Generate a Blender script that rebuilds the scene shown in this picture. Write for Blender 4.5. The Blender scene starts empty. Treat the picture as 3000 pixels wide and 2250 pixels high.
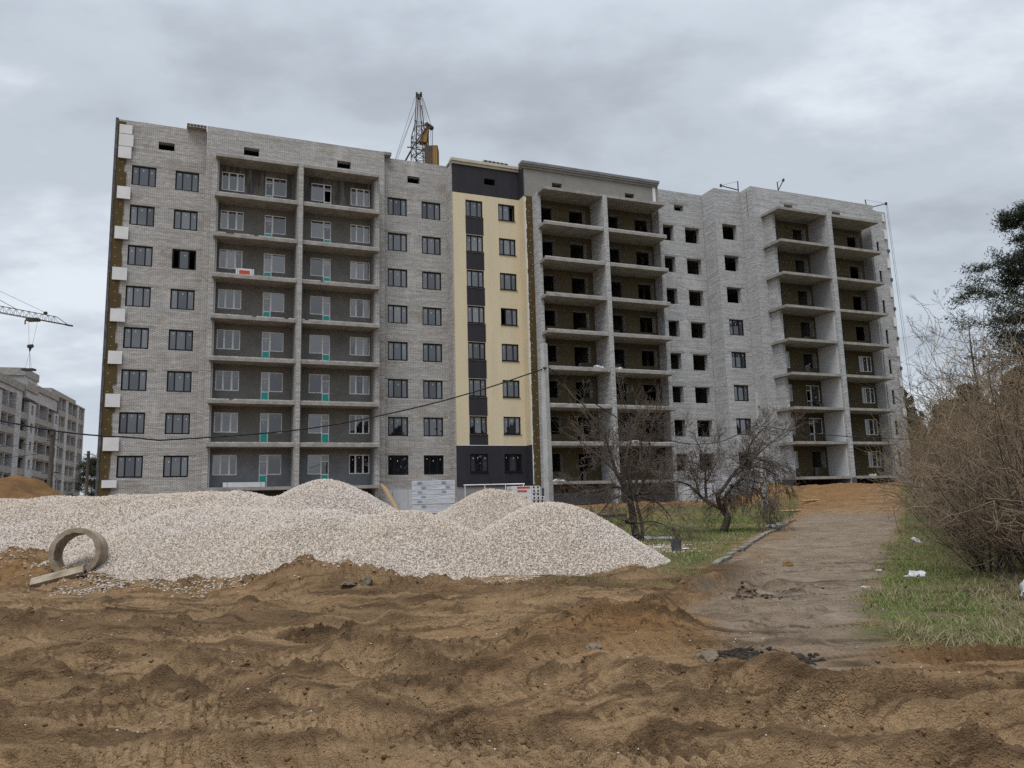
import bpy, math, random
import numpy as np
from mathutils import Vector, Matrix
random.seed(7); rng = np.random.default_rng(7)
PI = math.pi; R = math.radians
SC = bpy.context.scene
COL = SC.collection
EYE = 1.65

# ------------------------------------------------------------------ camera
PITCH, ROLL = 0.15501, -0.02714
cam_d = bpy.data.cameras.new('camera'); cam_d.sensor_width = 36; cam_d.lens = 36*2266.08/3000
cam_d.clip_start = 0.1; cam_d.clip_end = 3000
cam = bpy.data.objects.new('camera', cam_d); COL.objects.link(cam)
cp, sp, cr, sr = math.cos(PITCH), math.sin(PITCH), math.cos(ROLL), math.sin(ROLL)
fw = Vector((0, cp, sp)); up0 = Vector((0, -sp, cp)); r0 = Vector((1, 0, 0))
rt = cr*r0 + sr*up0; up = -sr*r0 + cr*up0
M = Matrix((rt, up, -fw)).transposed().to_4x4(); M.translation = (0, 0, EYE)
cam.matrix_world = M
SC.camera = cam

# ------------------------------------------------------------------ world: overcast sky
SUN_EL, SUN_AZ = R(64), R(196)          # azimuth clockwise from +Y: high behind the camera, a little to its left
wd = bpy.data.worlds.new('World'); SC.world = wd; wd.use_nodes = True
nt = wd.node_tree; nt.nodes.clear()
def N(nt, typ, **kw):
    n = nt.nodes.new(typ)
    for k, v in kw.items(): setattr(n, k, v)
    return n
def S(n, name, val): n.inputs[name].default_value = val
L = nt.links.new
out = N(nt, 'ShaderNodeOutputWorld')
sky = N(nt, 'ShaderNodeTexSky', sky_type='NISHITA', sun_disc=False, sun_elevation=SUN_EL, sun_rotation=SUN_AZ)
bg1 = N(nt, 'ShaderNodeBackground'); S(bg1, 'Strength', 0.07); L(sky.outputs[0], bg1.inputs['Color'])
tc = N(nt, 'ShaderNodeTexCoord')
sep = N(nt, 'ShaderNodeSeparateXYZ'); L(tc.outputs['Generated'], sep.inputs[0])
def math_(nt, op, a, b=None, c=None, clamp=False):
    m = N(nt, 'ShaderNodeMath', operation=op, use_clamp=clamp)
    for i, v in enumerate((a, b, c)):
        if v is None: continue
        if isinstance(v, (int, float)): m.inputs[i].default_value = v
        else: nt.links.new(v, m.inputs[i])
    return m.outputs[0]
zc = math_(nt, 'ADD', math_(nt, 'MAXIMUM', sep.outputs['Z'], 0.0), 0.22)
cx = math_(nt, 'DIVIDE', sep.outputs['X'], zc); cy = math_(nt, 'DIVIDE', sep.outputs['Y'], zc)
comb = N(nt, 'ShaderNodeCombineXYZ'); L(cx, comb.inputs[0]); L(cy, comb.inputs[1])
mapn = N(nt, 'ShaderNodeMapping'); S(mapn, 'Location', (3.1, 1.7, 0)); S(mapn, 'Scale', (1.0, 1.35, 1)); L(comb.outputs[0], mapn.inputs[0])
n1 = N(nt, 'ShaderNodeTexNoise'); S(n1, 'Scale', 0.75); S(n1, 'Detail', 7.0); S(n1, 'Roughness', 0.47); S(n1, 'Distortion', 0.35); L(mapn.outputs[0], n1.inputs['Vector'])
n2 = N(nt, 'ShaderNodeTexNoise'); S(n2, 'Scale', 2.6); S(n2, 'Detail', 9.0); S(n2, 'Roughness', 0.56); L(mapn.outputs[0], n2.inputs['Vector'])
mixv = math_(nt, 'ADD', math_(nt, 'MULTIPLY', n1.outputs['Fac'], 0.60), math_(nt, 'MULTIPLY', n2.outputs['Fac'], 0.40))
ramp = N(nt, 'ShaderNodeValToRGB'); L(mixv, ramp.inputs[0])
cr_ = ramp.color_ramp; cr_.interpolation = 'EASE'
cr_.elements[0].position = 0.385; cr_.elements[0].color = (0.262, 0.290, 0.326, 1)
cr_.elements[1].position = 0.625; cr_.elements[1].color = (0.505, 0.542, 0.582, 1)
e = cr_.elements.new(0.50); e.color = (0.345, 0.382, 0.425, 1)
# towards the horizon the layer thins and brightens a little
hz = math_(nt, 'POWER', math_(nt, 'SUBTRACT', 1.0, math_(nt, 'MAXIMUM', sep.outputs['Z'], 0.0), clamp=True), 5.0)
mixh = N(nt, 'ShaderNodeMix', data_type='RGBA'); L(math_(nt, 'MULTIPLY', hz, 0.45), mixh.inputs['Factor']); L(ramp.outputs[0], mixh.inputs['A'])
mixh.inputs['B'].default_value = (0.445, 0.482, 0.522, 1)
# overcast law: the layer grows brighter towards the zenith
zen = N(nt, 'ShaderNodeMapRange', interpolation_type='SMOOTHSTEP'); S(zen, 'From Min', 0.40); S(zen, 'From Max', 1.0); S(zen, 'To Min', 1.0); S(zen, 'To Max', 2.0); L(sep.outputs['Z'], zen.inputs['Value'])
bg2 = N(nt, 'ShaderNodeBackground'); L(zen.outputs[0], bg2.inputs['Strength']); L(mixh.outputs['Result'], bg2.inputs['Color'])
mx = N(nt, 'ShaderNodeMixShader'); S(mx, 'Fac', 0.93); L(bg1.outputs[0], mx.inputs[1]); L(bg2.outputs[0], mx.inputs[2]); L(mx.outputs[0], out.inputs[0])

# ------------------------------------------------------------------ sun behind the cloud
sd = bpy.data.lights.new('sun', 'SUN'); sd.energy = 1.4; sd.angle = R(28); sd.color = (1.0, 0.965, 0.92)
so = bpy.data.objects.new('sun', sd); COL.objects.link(so)
sdir = Vector((math.sin(SUN_AZ)*math.cos(SUN_EL), math.cos(SUN_AZ)*math.cos(SUN_EL), math.sin(SUN_EL)))
so.rotation_euler = sdir.to_track_quat('Z', 'Y').to_euler(); so.location = (0, -20, 60)
vs = SC.view_settings; vs.view_transform = 'Standard'; vs.look = 'None'; vs.gamma = 1.0; vs.exposure = 0.70; vs.use_curve_mapping = False
SC.render.engine = 'CYCLES'
SC.cycles.use_denoising = False
SC.cycles.max_bounces = 6; SC.cycles.diffuse_bounces = 4; SC.cycles.glossy_bounces = 3; SC.cycles.transparent_max_bounces = 6

# ------------------------------------------------------------------ materials
def new_mat(name):
    m = bpy.data.materials.new(name); m.use_nodes = True
    nt = m.node_tree; b = nt.nodes['Principled BSDF']
    return m, nt, b
def mixc(nt, fac, a, b, blend='MIX'):
    n = N(nt, 'ShaderNodeMix', data_type='RGBA', blend_type=blend)
    for nm, v in (('Factor', fac), ('A', a), ('B', b)):
        s = n.inputs[nm] if nm != 'Factor' else n.inputs[0]
        if isinstance(v, (int, float)): s.default_value = v
        elif isinstance(v, tuple): s.default_value = v if len(v) == 4 else (*v, 1)
        else: nt.links.new(v, s)
    return n.outputs['Result']
def noise(nt, vec, scale, detail=4.0, rough=0.55, sx=1, sy=1, sz=1, dist=0.0):
    mp = N(nt, 'ShaderNodeMapping'); S(mp, 'Scale', (sx, sy, sz)); nt.links.new(vec, mp.inputs[0])
    n = N(nt, 'ShaderNodeTexNoise'); S(n, 'Scale', scale); S(n, 'Detail', detail); S(n, 'Roughness', rough); S(n, 'Distortion', dist)
    nt.links.new(mp.outputs[0], n.inputs['Vector']); return n.outputs['Fac']
def ramp2(nt, v, p0, p1, c0=(0, 0, 0), c1=(1, 1, 1)):
    r = N(nt, 'ShaderNodeValToRGB'); nt.links.new(v, r.inputs[0])
    r.color_ramp.elements[0].position = p0; r.color_ramp.elements[1].position = p1
    r.color_ramp.elements[0].color = (*c0, 1); r.color_ramp.elements[1].color = (*c1, 1)
    return r.outputs[0]
def bump(nt, b, h, strength, dist=0.02):
    bp = N(nt, 'ShaderNodeBump'); S(bp, 'Strength', strength); S(bp, 'Distance', dist)
    nt.links.new(h, bp.inputs['Height']); nt.links.new(bp.outputs[0], b.inputs['Normal'])
def simple(name, c1, c2=None, scale=3.0, rough=0.85, bmp=0.25, spec=0.3, metal=0.0, sx=1, sy=1, sz=1, lo=0.35, hi=0.65, rnd=0.0, detail=5.0):
    m, nt, b = new_mat(name)
    tcn = N(nt, 'ShaderNodeTexCoord'); v = tcn.outputs['Object']
    f = noise(nt, v, scale, detail, 0.6, sx, sy, sz)
    c = mixc(nt, ramp2(nt, f, lo, hi), c1, c2 or tuple(x*0.75 for x in c1))
    if rnd:
        oi = N(nt, 'ShaderNodeObjectInfo')
        c = mixc(nt, math_(nt, 'MULTIPLY', oi.outputs['Random'], rnd), c, (0.02, 0.02, 0.02))
    nt.links.new(c, b.inputs['Base Color']); S(b, 'Roughness', rough); S(b, 'Specular IOR Level', spec); S(b, 'Metallic', metal)
    if bmp: bump(nt, b, noise(nt, v, scale*6, 4.0), bmp)
    return m

def brick_mat(name, ca=(0.62, 0.605, 0.585), cb=(0.47, 0.46, 0.445), mort=(0.075, 0.07, 0.065), stain=(0.20, 0.155, 0.115), stain_amt=0.6, stain_lo=0.53):
    m, nt, b = new_mat(name)
    uv = N(nt, 'ShaderNodeUVMap'); v = uv.outputs[0]
    bt = N(nt, 'ShaderNodeTexBrick', offset=0.5)
    S(bt, 'Scale', 1.0); S(bt, 'Brick Width', 0.26); S(bt, 'Row Height', 0.0785); S(bt, 'Mortar Size', 0.0095); S(bt, 'Mortar Smooth', 0.1); S(bt, 'Bias', -0.1)
    S(bt, 'Color1', (*ca, 1)); S(bt, 'Color2', (*cb, 1)); S(bt, 'Mortar', (*mort, 1))
    # courses waver a little, as laid by hand
    wob = noise(nt, v, 1.3, 3.0, 0.6); wv = N(nt, 'ShaderNodeVectorMath', operation='ADD')
    cm = N(nt, 'ShaderNodeCombineXYZ'); nt.links.new(math_(nt, 'MULTIPLY', math_(nt, 'SUBTRACT', wob, 0.5), 0.05), cm.inputs[1])
    nt.links.new(v, wv.inputs[0]); nt.links.new(cm.outputs[0], wv.inputs[1]); nt.links.new(wv.outputs[0], bt.inputs['Vector'])
    c = bt.outputs['Color']
    # courses differ from one another in long runs: joints left open, dirty courses
    st = noise(nt, v, 1.0, 3.0, 0.65, 0.55, 12.7, 1)
    c = mixc(nt, math_(nt, 'MULTIPLY', ramp2(nt, st, 0.52, 0.70), 0.62), c, (0.17, 0.165, 0.16))
    st3 = noise(nt, v, 1.0, 3.0, 0.7, 0.30, 5.2, 1)
    c = mixc(nt, math_(nt, 'MULTIPLY', ramp2(nt, st3, 0.40, 0.66), 0.5), c, (0.20, 0.20, 0.20))
    st2 = noise(nt, v, 1.0, 2.0, 0.5, 0.8, 25.0, 1)
    c = mixc(nt, math_(nt, 'MULTIPLY', ramp2(nt, st2, 0.60, 0.72), 0.5), c, (0.13, 0.125, 0.12))
    # single broken or missing bricks
    ho = noise(nt, v, 3.2, 3.0, 0.7, 1, 2.6, 1)
    c = mixc(nt, ramp2(nt, ho, 0.715, 0.735), c, (0.05, 0.045, 0.04))
    # weathering in broad patches, and lime bloom
    w = noise(nt, v, 0.30, 6.0, 0.66, 1, 1.3, 1)
    c = mixc(nt, math_(nt, 'MULTIPLY', ramp2(nt, w, stain_lo, stain_lo+0.17), stain_amt), c, stain)
    w2 = noise(nt, v, 0.5, 4.0, 0.6, 1.6, 0.5, 1)
    c = mixc(nt, math_(nt, 'MULTIPLY', ramp2(nt, w2, 0.56, 0.72), 0.35), c, (0.62, 0.61, 0.60))
    nt.links.new(c, b.inputs['Base Color']); S(b, 'Roughness', 0.92); S(b, 'Specular IOR Level', 0.15)
    h = math_(nt, 'SUBTRACT', 1.0, bt.outputs['Fac'])
    bump(nt, b, math_(nt, 'SUBTRACT', h, math_(nt, 'MULTIPLY', ramp2(nt, ho, 0.70, 0.73), 2.0)), 0.7, 0.02)
    return m

MT = {}
MT['brick'] = brick_mat('white_silicate_brick')
MT['brick_clean'] = brick_mat('grey_silicate_brick', (0.66, 0.665, 0.675), (0.51, 0.515, 0.525), (0.06, 0.06, 0.062), (0.22, 0.215, 0.21), 0.35, 0.6)
MT['loose_brick'] = simple('loose_white_brick', (0.55, 0.53, 0.51), (0.40, 0.39, 0.38), 4, 0.9, 0.3, 0.15, rnd=0.35)
MT['concrete'] = simple('precast_concrete', (0.33, 0.318, 0.30), (0.215, 0.208, 0.196), 1.6, 0.9, 0.3, 0.2)
MT['lintel'] = simple('lintel_concrete', (0.43, 0.41, 0.385), (0.30, 0.285, 0.265), 2.2, 0.9, 0.3, 0.2, rnd=0.3)

def plaster_mat(name, c1, c2, damp=0.0):
    m, nt, b = new_mat(name)
    uv = N(nt, 'ShaderNodeUVMap'); v = uv.outputs[0]
    f = noise(nt, v, 0.8, 6.0, 0.65); c = mixc(nt, ramp2(nt, f, 0.3, 0.7), c1, c2)
    f2 = noise(nt, v, 3.0, 5.0, 0.6, 1, 2.0, 1)
    c = mixc(nt, math_(nt, 'MULTIPLY', ramp2(nt, f2, 0.5, 0.75), 0.4), c, tuple(x*1.35 for x in c1))
    if damp:
        d = noise(nt, v, 1.0, 4.0, 0.55, 3.2, 0.35, 1)
        sepn = N(nt, 'ShaderNodeSeparateXYZ'); nt.links.new(v, sepn.inputs[0])
        g = math_(nt, 'MULTIPLY', math_(nt, 'SUBTRACT', sepn.outputs[1], 21.3), 0.4, clamp=True)   # rain got in under the open top floor only
        c = mixc(nt, math_(nt, 'MULTIPLY', math_(nt, 'MULTIPLY', ramp2(nt, d, 0.45, 0.52), ramp2(nt, g, 0.0, 0.45)), 0.75), c, (0.055, 0.055, 0.055))
    nt.links.new(c, b.inputs['Base Color']); S(b, 'Roughness', 0.93); S(b, 'Specular IOR Level', 0.15)
    bump(nt, b, noise(nt, v, 14, 4.0), 0.2); return m
MT['plaster'] = plaster_mat('grey_cement_plaster', (0.185, 0.18, 0.168), (0.128, 0.125, 0.117), 1.0)
MT['plaster_low'] = plaster_mat('blue_grey_primed_plaster', (0.20, 0.21, 0.225), (0.145, 0.152, 0.163))
MT['render_grey'] = plaster_mat('base_coat_render', (0.245, 0.24, 0.225), (0.195, 0.19, 0.178))
MT['plaster_white'] = plaster_mat('white_putty', (0.56, 0.57, 0.58), (0.49, 0.50, 0.515))
MT['plaster_side'] = plaster_mat('loggia_side_plaster', (0.30, 0.305, 0.31), (0.24, 0.245, 0.25))

def wool_mat(name, c1, c2):
    m, nt, b = new_mat(name)
    uv = N(nt, 'ShaderNodeUVMap'); v = uv.outputs[0]
    bt = N(nt, 'ShaderNodeTexBrick', offset=0.5)
    S(bt, 'Scale', 1.0); S(bt, 'Brick Width', 1.2); S(bt, 'Row Height', 0.6); S(bt, 'Mortar Size', 0.006); S(bt, 'Bias', 0.0)
    S(bt, 'Color1', (*c1, 1)); S(bt, 'Color2', (*c2, 1)); S(bt, 'Mortar', (*[x*0.5 for x in c1], 1)); nt.links.new(v, bt.inputs['Vector'])
    f = noise(nt, v, 1.5, 6.0, 0.7)
    c = mixc(nt, math_(nt, 'MULTIPLY', ramp2(nt, f, 0.4, 0.7), 0.5), bt.outputs['Color'], tuple(x*0.62 for x in c1))
    nt.links.new(c, b.inputs['Base Color']); S(b, 'Roughness', 1.0); S(b, 'Specular IOR Level', 0.05)
    bump(nt, b, noise(nt, v, 20, 4.0), 0.3); return m
MT['wool'] = wool_mat('mineral_wool_board', (0.105, 0.086, 0.052), (0.09, 0.074, 0.046))
MT['wool_corner'] = wool_mat('mineral_wool_strip', (0.100, 0.074, 0.036), (0.085, 0.062, 0.031))
MT['foam'] = simple('white_foam_board', (0.66, 0.665, 0.68), (0.58, 0.585, 0.60), 1.2, 0.8, 0.1, 0.2)
MT['foam_plinth'] = simple('pale_foam_board', (0.50, 0.515, 0.55), (0.42, 0.43, 0.46), 1.0, 0.8, 0.1, 0.2)
MT['lilac_plinth'] = simple('lilac_grey_board', (0.29, 0.28, 0.30), (0.23, 0.225, 0.235), 1.2, 0.9, 0.1, 0.2)
MT['beige'] = simple('beige_facade_render', (0.60, 0.525, 0.375), (0.545, 0.472, 0.335), 0.7, 0.9, 0.12, 0.15, sx=2.6, sy=2.6, sz=.3)
MT['cornice'] = simple('pale_cornice', (0.50, 0.46, 0.385), (0.42, 0.385, 0.32), 1.0, 0.9, 0.15, 0.15)
MT['dark'] = simple('dark_facade_render', (0.028, 0.027, 0.034), (0.021, 0.020, 0.026), 1.0, 0.75, 0.12, 0.25, sx=2.2, sy=2.2, sz=.35)
MT['fleck'] = simple('pale_fixing', (0.6, 0.58, 0.5), (0.5, 0.48, 0.4), 1, 0.8, 0)
MT['dot'] = simple('dark_fixing', (0.04, 0.04, 0.045), None, 1, 0.8, 0)
MT['tar'] = simple('bitumen_coating', (0.045, 0.047, 0.055), (0.10, 0.10, 0.11), 3, 0.7, 0.3)
MT['roofing'] = simple('grey_roof_capping', (0.13, 0.135, 0.15), (0.2, 0.2, 0.21), 1.5, 0.8, 0.2)
MT['pvc_dark'] = simple('anthracite_frame', (0.009, 0.009, 0.014), None, 1, 0.5, 0, 0.2)
MT['pvc_white'] = simple('white_frame', (0.82, 0.82, 0.83), None, 1, 0.4, 0, 0.4)
MT['sticker'] = simple('white_sticker', (0.8, 0.8, 0.82), None, 1, 0.6, 0)
MT['teal'] = simple('teal_film', (0.02, 0.42, 0.36), (0.02, 0.37, 0.32), 1, 0.4, 0)
MT['red'] = simple('red_print', (0.52, 0.075, 0.03), (0.42, 0.06, 0.025), 6, 0.6, 0)
MT['interior'] = simple('bare_interior', (0.20, 0.195, 0.19), (0.14, 0.137, 0.132), 1, 0.95, 0)
def glass_mat(name, base, ior=2.25):
    m, nt, b = new_mat(name)
    S(b, 'Base Color', (*base, 1)); S(b, 'Roughness', 0.015); S(b, 'IOR', ior)
    v = N(nt, 'ShaderNodeTexCoord').outputs['Object']
    bump(nt, b, noise(nt, v, 1.1, 1.0, 0.4), 0.025, 0.02)      # float-glass waviness
    return m
MT['glass'] = glass_mat('double_glazing', (0.012, 0.014, 0.018))
GLASS = [MT['glass'], MT['glass'], glass_mat('dusty_glazing', (0.030, 0.033, 0.037), 2.15), glass_mat('clear_glazing', (0.008, 0.009, 0.012), 2.0), glass_mat('filmed_glazing', (0.045, 0.050, 0.057), 2.35)]
MT['wood'] = simple('raw_timber', (0.40, 0.28, 0.15), (0.26, 0.175, 0.09), 3, 0.85, 0.3, sx=6, sy=6)
MT['pole_wood'] = simple('weathered_pole', (0.10, 0.085, 0.07), (0.06, 0.052, 0.045), 2, 0.9, 0.4, sz=0.2)
MT['pole_conc'] = simple('pole_concrete', (0.43, 0.43, 0.42), (0.33, 0.33, 0.325), 2, 0.9, 0.3, 0.2)
MT['cable'] = simple('black_cable', (0.012, 0.012, 0.013), None, 1, 0.6, 0)
MT['steel'] = simple('dark_steel', (0.03, 0.032, 0.037), (0.05, 0.045, 0.04), 3, 0.6, 0.1)
MT['crane'] = simple('crane_rust', (0.10, 0.065, 0.04), (0.055, 0.042, 0.033), 1.2, 0.7, 0.2)
MT['crane_yel'] = simple('crane_yellow', (0.30, 0.17, 0.035), (0.15, 0.09, 0.03), 1.0, 0.7, 0.2)
MT['crane_jib'] = simple('crane_jib_paint', (0.07, 0.05, 0.04), (0.05, 0.045, 0.045), 1.0, 0.7, 0)
MT['aac'] = None

def stone_mat():
    m, nt, b = new_mat('crushed_limestone')
    oi = N(nt, 'ShaderNodeObjectInfo')
    r = N(nt, 'ShaderNodeValToRGB'); nt.links.new(oi.outputs['Random'], r.inputs[0])
    el = r.color_ramp.elements
    el[0].position = 0.0; el[0].color = (0.41, 0.345, 0.282, 1); el[1].position = 1.0; el[1].color = (0.585, 0.52, 0.45, 1)
    q = el.new(0.3); q.color = (0.47, 0.40, 0.333, 1); q = el.new(0.65); q.color = (0.53, 0.46, 0.392, 1)
    v = N(nt, 'ShaderNodeTexCoord').outputs['Object']
    c = mixc(nt, math_(nt, 'MULTIPLY', ramp2(nt, noise(nt, v, 18, 3), 0.45, 0.7), 0.30), r.outputs[0], (0.40, 0.32, 0.25))
    gp = N(nt, 'ShaderNodeNewGeometry')
    big = noise(nt, gp.outputs['Position'], 0.28, 3.0, 0.5)
    c = mixc(nt, math_(nt, 'MULTIPLY', ramp2(nt, big, 0.42, 0.62), 0.28), c, (0.55, 0.53, 0.53))   # washed, cooler loads beside dustier ones
    nt.links.new(c, b.inputs['Base Color']); S(b, 'Roughness', 0.95); S(b, 'Specular IOR Level', 0.15)
    return m
MT['stone'] = stone_mat()
MT['tar_black'] = simple('broken_asphalt', (0.020, 0.017, 0.015), (0.055, 0.046, 0.038), 6, 0.95, 0.3, 0.05)
MT['spill'] = simple('spilled_limestone', (0.52, 0.455, 0.39), (0.36, 0.30, 0.245), 3, 0.95, 0.2, 0.1)
MT['heap'] = simple('gravel_dust', (0.26, 0.22, 0.18), (0.16, 0.135, 0.11), 9, 0.95, 0.8, 0.1)
MT['soil'] = simple('loose_soil', (0.175, 0.098, 0.043), (0.105, 0.060, 0.029), 1.5, 0.97, 0.9, 0.1, detail=8)
MT['clod'] = simple('mud_clod', (0.225, 0.140, 0.070), (0.090, 0.053, 0.027), 3, 0.95, 0.6, 0.15, rnd=0.3)
MT['rock'] = simple('field_stone', (0.185, 0.15, 0.11), (0.10, 0.078, 0.055), 5, 0.9, 0.5, 0.2)
MT['ringc'] = simple('muddy_concrete', (0.33, 0.28, 0.215), (0.165, 0.128, 0.088), 2.2, 0.93, 0.5, 0.15)
MT['bark'] = simple('apple_bark', (0.105, 0.086, 0.072), (0.045, 0.038, 0.033), 6, 0.95, 0.7, 0.1, sz=0.4)
MT['twig'] = simple('apple_twigs', (0.165, 0.132, 0.108), (0.085, 0.068, 0.057), 1.5, 0.9, 0, 0.15)
MT['willow'] = simple('willow_twigs', (0.285, 0.215, 0.145), (0.150, 0.113, 0.078), 1.2, 0.9, 0, 0.15)
MT['willow2'] = simple('ochre_twigs', (0.26, 0.185, 0.095), (0.13, 0.098, 0.062), 1.2, 0.9, 0, 0.15)
MT['willow_bark'] = simple('willow_bark', (0.085, 0.068, 0.055), (0.05, 0.041, 0.035), 4, 0.95, 0.5, 0.1)
MT['birch'] = simple('bare_twigs', (0.075, 0.066, 0.060), (0.05, 0.045, 0.042), 1.5, 0.9, 0, 0.15)
MT['needles'] = simple('pine_needles', (0.045, 0.058, 0.036), (0.026, 0.034, 0.024), 1.2, 0.8, 0, 0.2)
MT['forest'] = simple('distant_conifers', (0.030, 0.038, 0.025), (0.045, 0.038, 0.028), 0.12, 0.9, 0, 0.1)
MT['pinebark'] = simple('pine_bark', (0.12, 0.07, 0.045), (0.06, 0.045, 0.035), 2, 0.95, 0.5, 0.1, sz=0.3)
MT['grass'] = simple('spring_grass', (0.130, 0.205, 0.045), (0.160, 0.180, 0.060), 0.8, 0.7, 0, 0.2)
MT['drygrass'] = simple('dry_grass', (0.30, 0.245, 0.155), (0.19, 0.155, 0.095), 0.9, 0.8, 0, 0.15)
MT['plastic'] = simple('white_film', (0.56, 0.57, 0.585), (0.38, 0.385, 0.40), 6, 0.45, 0.3, 0.4)
MT['kerb'] = simple('old_kerbstone', (0.23, 0.215, 0.185), (0.125, 0.118, 0.095), 3, 0.95, 0.5, 0.15)
MT['bucket'] = simple('grey_bucket', (0.055, 0.06, 0.07), (0.11, 0.11, 0.115), 5, 0.6, 0.2, 0.3)
def wrap_mat():
    m, nt, b = new_mat('stretch_wrap')
    v = N(nt, 'ShaderNodeTexCoord').outputs['Object']
    s = noise(nt, v, 2.0, 4.0, 0.6, 0.6, 0.6, 9); c = mixc(nt, ramp2(nt, s, 0.35, 0.7), (0.34, 0.37, 0.42), (0.60, 0.63, 0.68))
    nt.links.new(c, b.inputs['Base Color']); S(b, 'Roughness', 0.28); S(b, 'Specular IOR Level', 0.6)
    bump(nt, b, noise(nt, v, 5.0, 5.0, 0.6, 0.7, 0.7, 5), 0.6, 0.03); return m
MT['wrap'] = wrap_mat()
MT['wrap_print'] = simple('grey_print', (0.26, 0.28, 0.32), None, 1, 0.4, 0, 0.4)
def aac_mat():
    m, nt, b = new_mat('aerated_block')
    uv = N(nt, 'ShaderNodeUVMap'); v = uv.outputs[0]
    bt = N(nt, 'ShaderNodeTexBrick', offset=0.45)
    S(bt, 'Scale', 1.0); S(bt, 'Brick Width', 0.62); S(bt, 'Row Height', 0.26); S(bt, 'Mortar Size', 0.02); S(bt, 'Bias', 0.0)
    S(bt, 'Color1', (0.50, 0.51, 0.52, 1)); S(bt, 'Color2', (0.33, 0.335, 0.345, 1)); S(bt, 'Mortar', (0.19, 0.19, 0.195, 1)); nt.links.new(v, bt.inputs['Vector'])
    nt.links.new(bt.outputs['Color'], b.inputs['Base Color']); S(b, 'Roughness', 0.95); return m
MT['aac'] = aac_mat()
MT['skin'] = simple('skin', (0.42, 0.25, 0.17), None, 1, 0.6, 0)
MT['navy'] = simple('navy_workwear', (0.02, 0.022, 0.05), (0.05, 0.05, 0.07), 8, 0.9, 0)
MT['shirt'] = simple('pale_shirt', (0.55, 0.55, 0.56), (0.4, 0.4, 0.42), 8, 0.9, 0)
MT['hair'] = simple('dark_hair', (0.02, 0.016, 0.013), None, 1, 0.8, 0)
MT['sand_yel'] = simple('yellow_board', (0.50, 0.38, 0.12), None, 1, 0.8, 0)

# ------------------------------------------------------------------ mesh helpers
def props(o, label=None, cat=None, group=None, kind=None):
    if label: o['label'] = label
    if cat: o['category'] = cat
    if group: o['group'] = group
    if kind: o['kind'] = kind
    return o
def link(name, me, mat, parent=None, smooth=False):
    o = bpy.data.objects.new(name, me); COL.objects.link(o)
    mats = mat if isinstance(mat, (list, tuple)) else [mat]
    for m in mats: me.materials.append(m)
    if smooth: me.polygons.foreach_set('use_smooth', [True]*len(me.polygons))
    if parent: o.parent = parent
    return o
def empty(name, loc, rz=0.0):
    o = bpy.data.objects.new(name, None); COL.objects.link(o); o.location = loc; o.rotation_euler = (0, 0, rz); o.empty_display_size = 0.3
    return o
def mesh_np(name, V, F, uv=None):
    V = np.asarray(V, np.float32); F = np.asarray(F, np.int32); k = F.shape[1]
    me = bpy.data.meshes.new(name)
    me.vertices.add(len(V)); me.vertices.foreach_set('co', V.ravel())
    me.loops.add(F.size); me.loops.foreach_set('vertex_index', F.ravel())
    me.polygons.add(len(F)); me.polygons.foreach_set('loop_start', np.arange(0, F.size, k, dtype=np.int32)); me.polygons.foreach_set('loop_total', np.full(len(F), k, np.int32))
    me.update(calc_edges=True)
    return me
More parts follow.
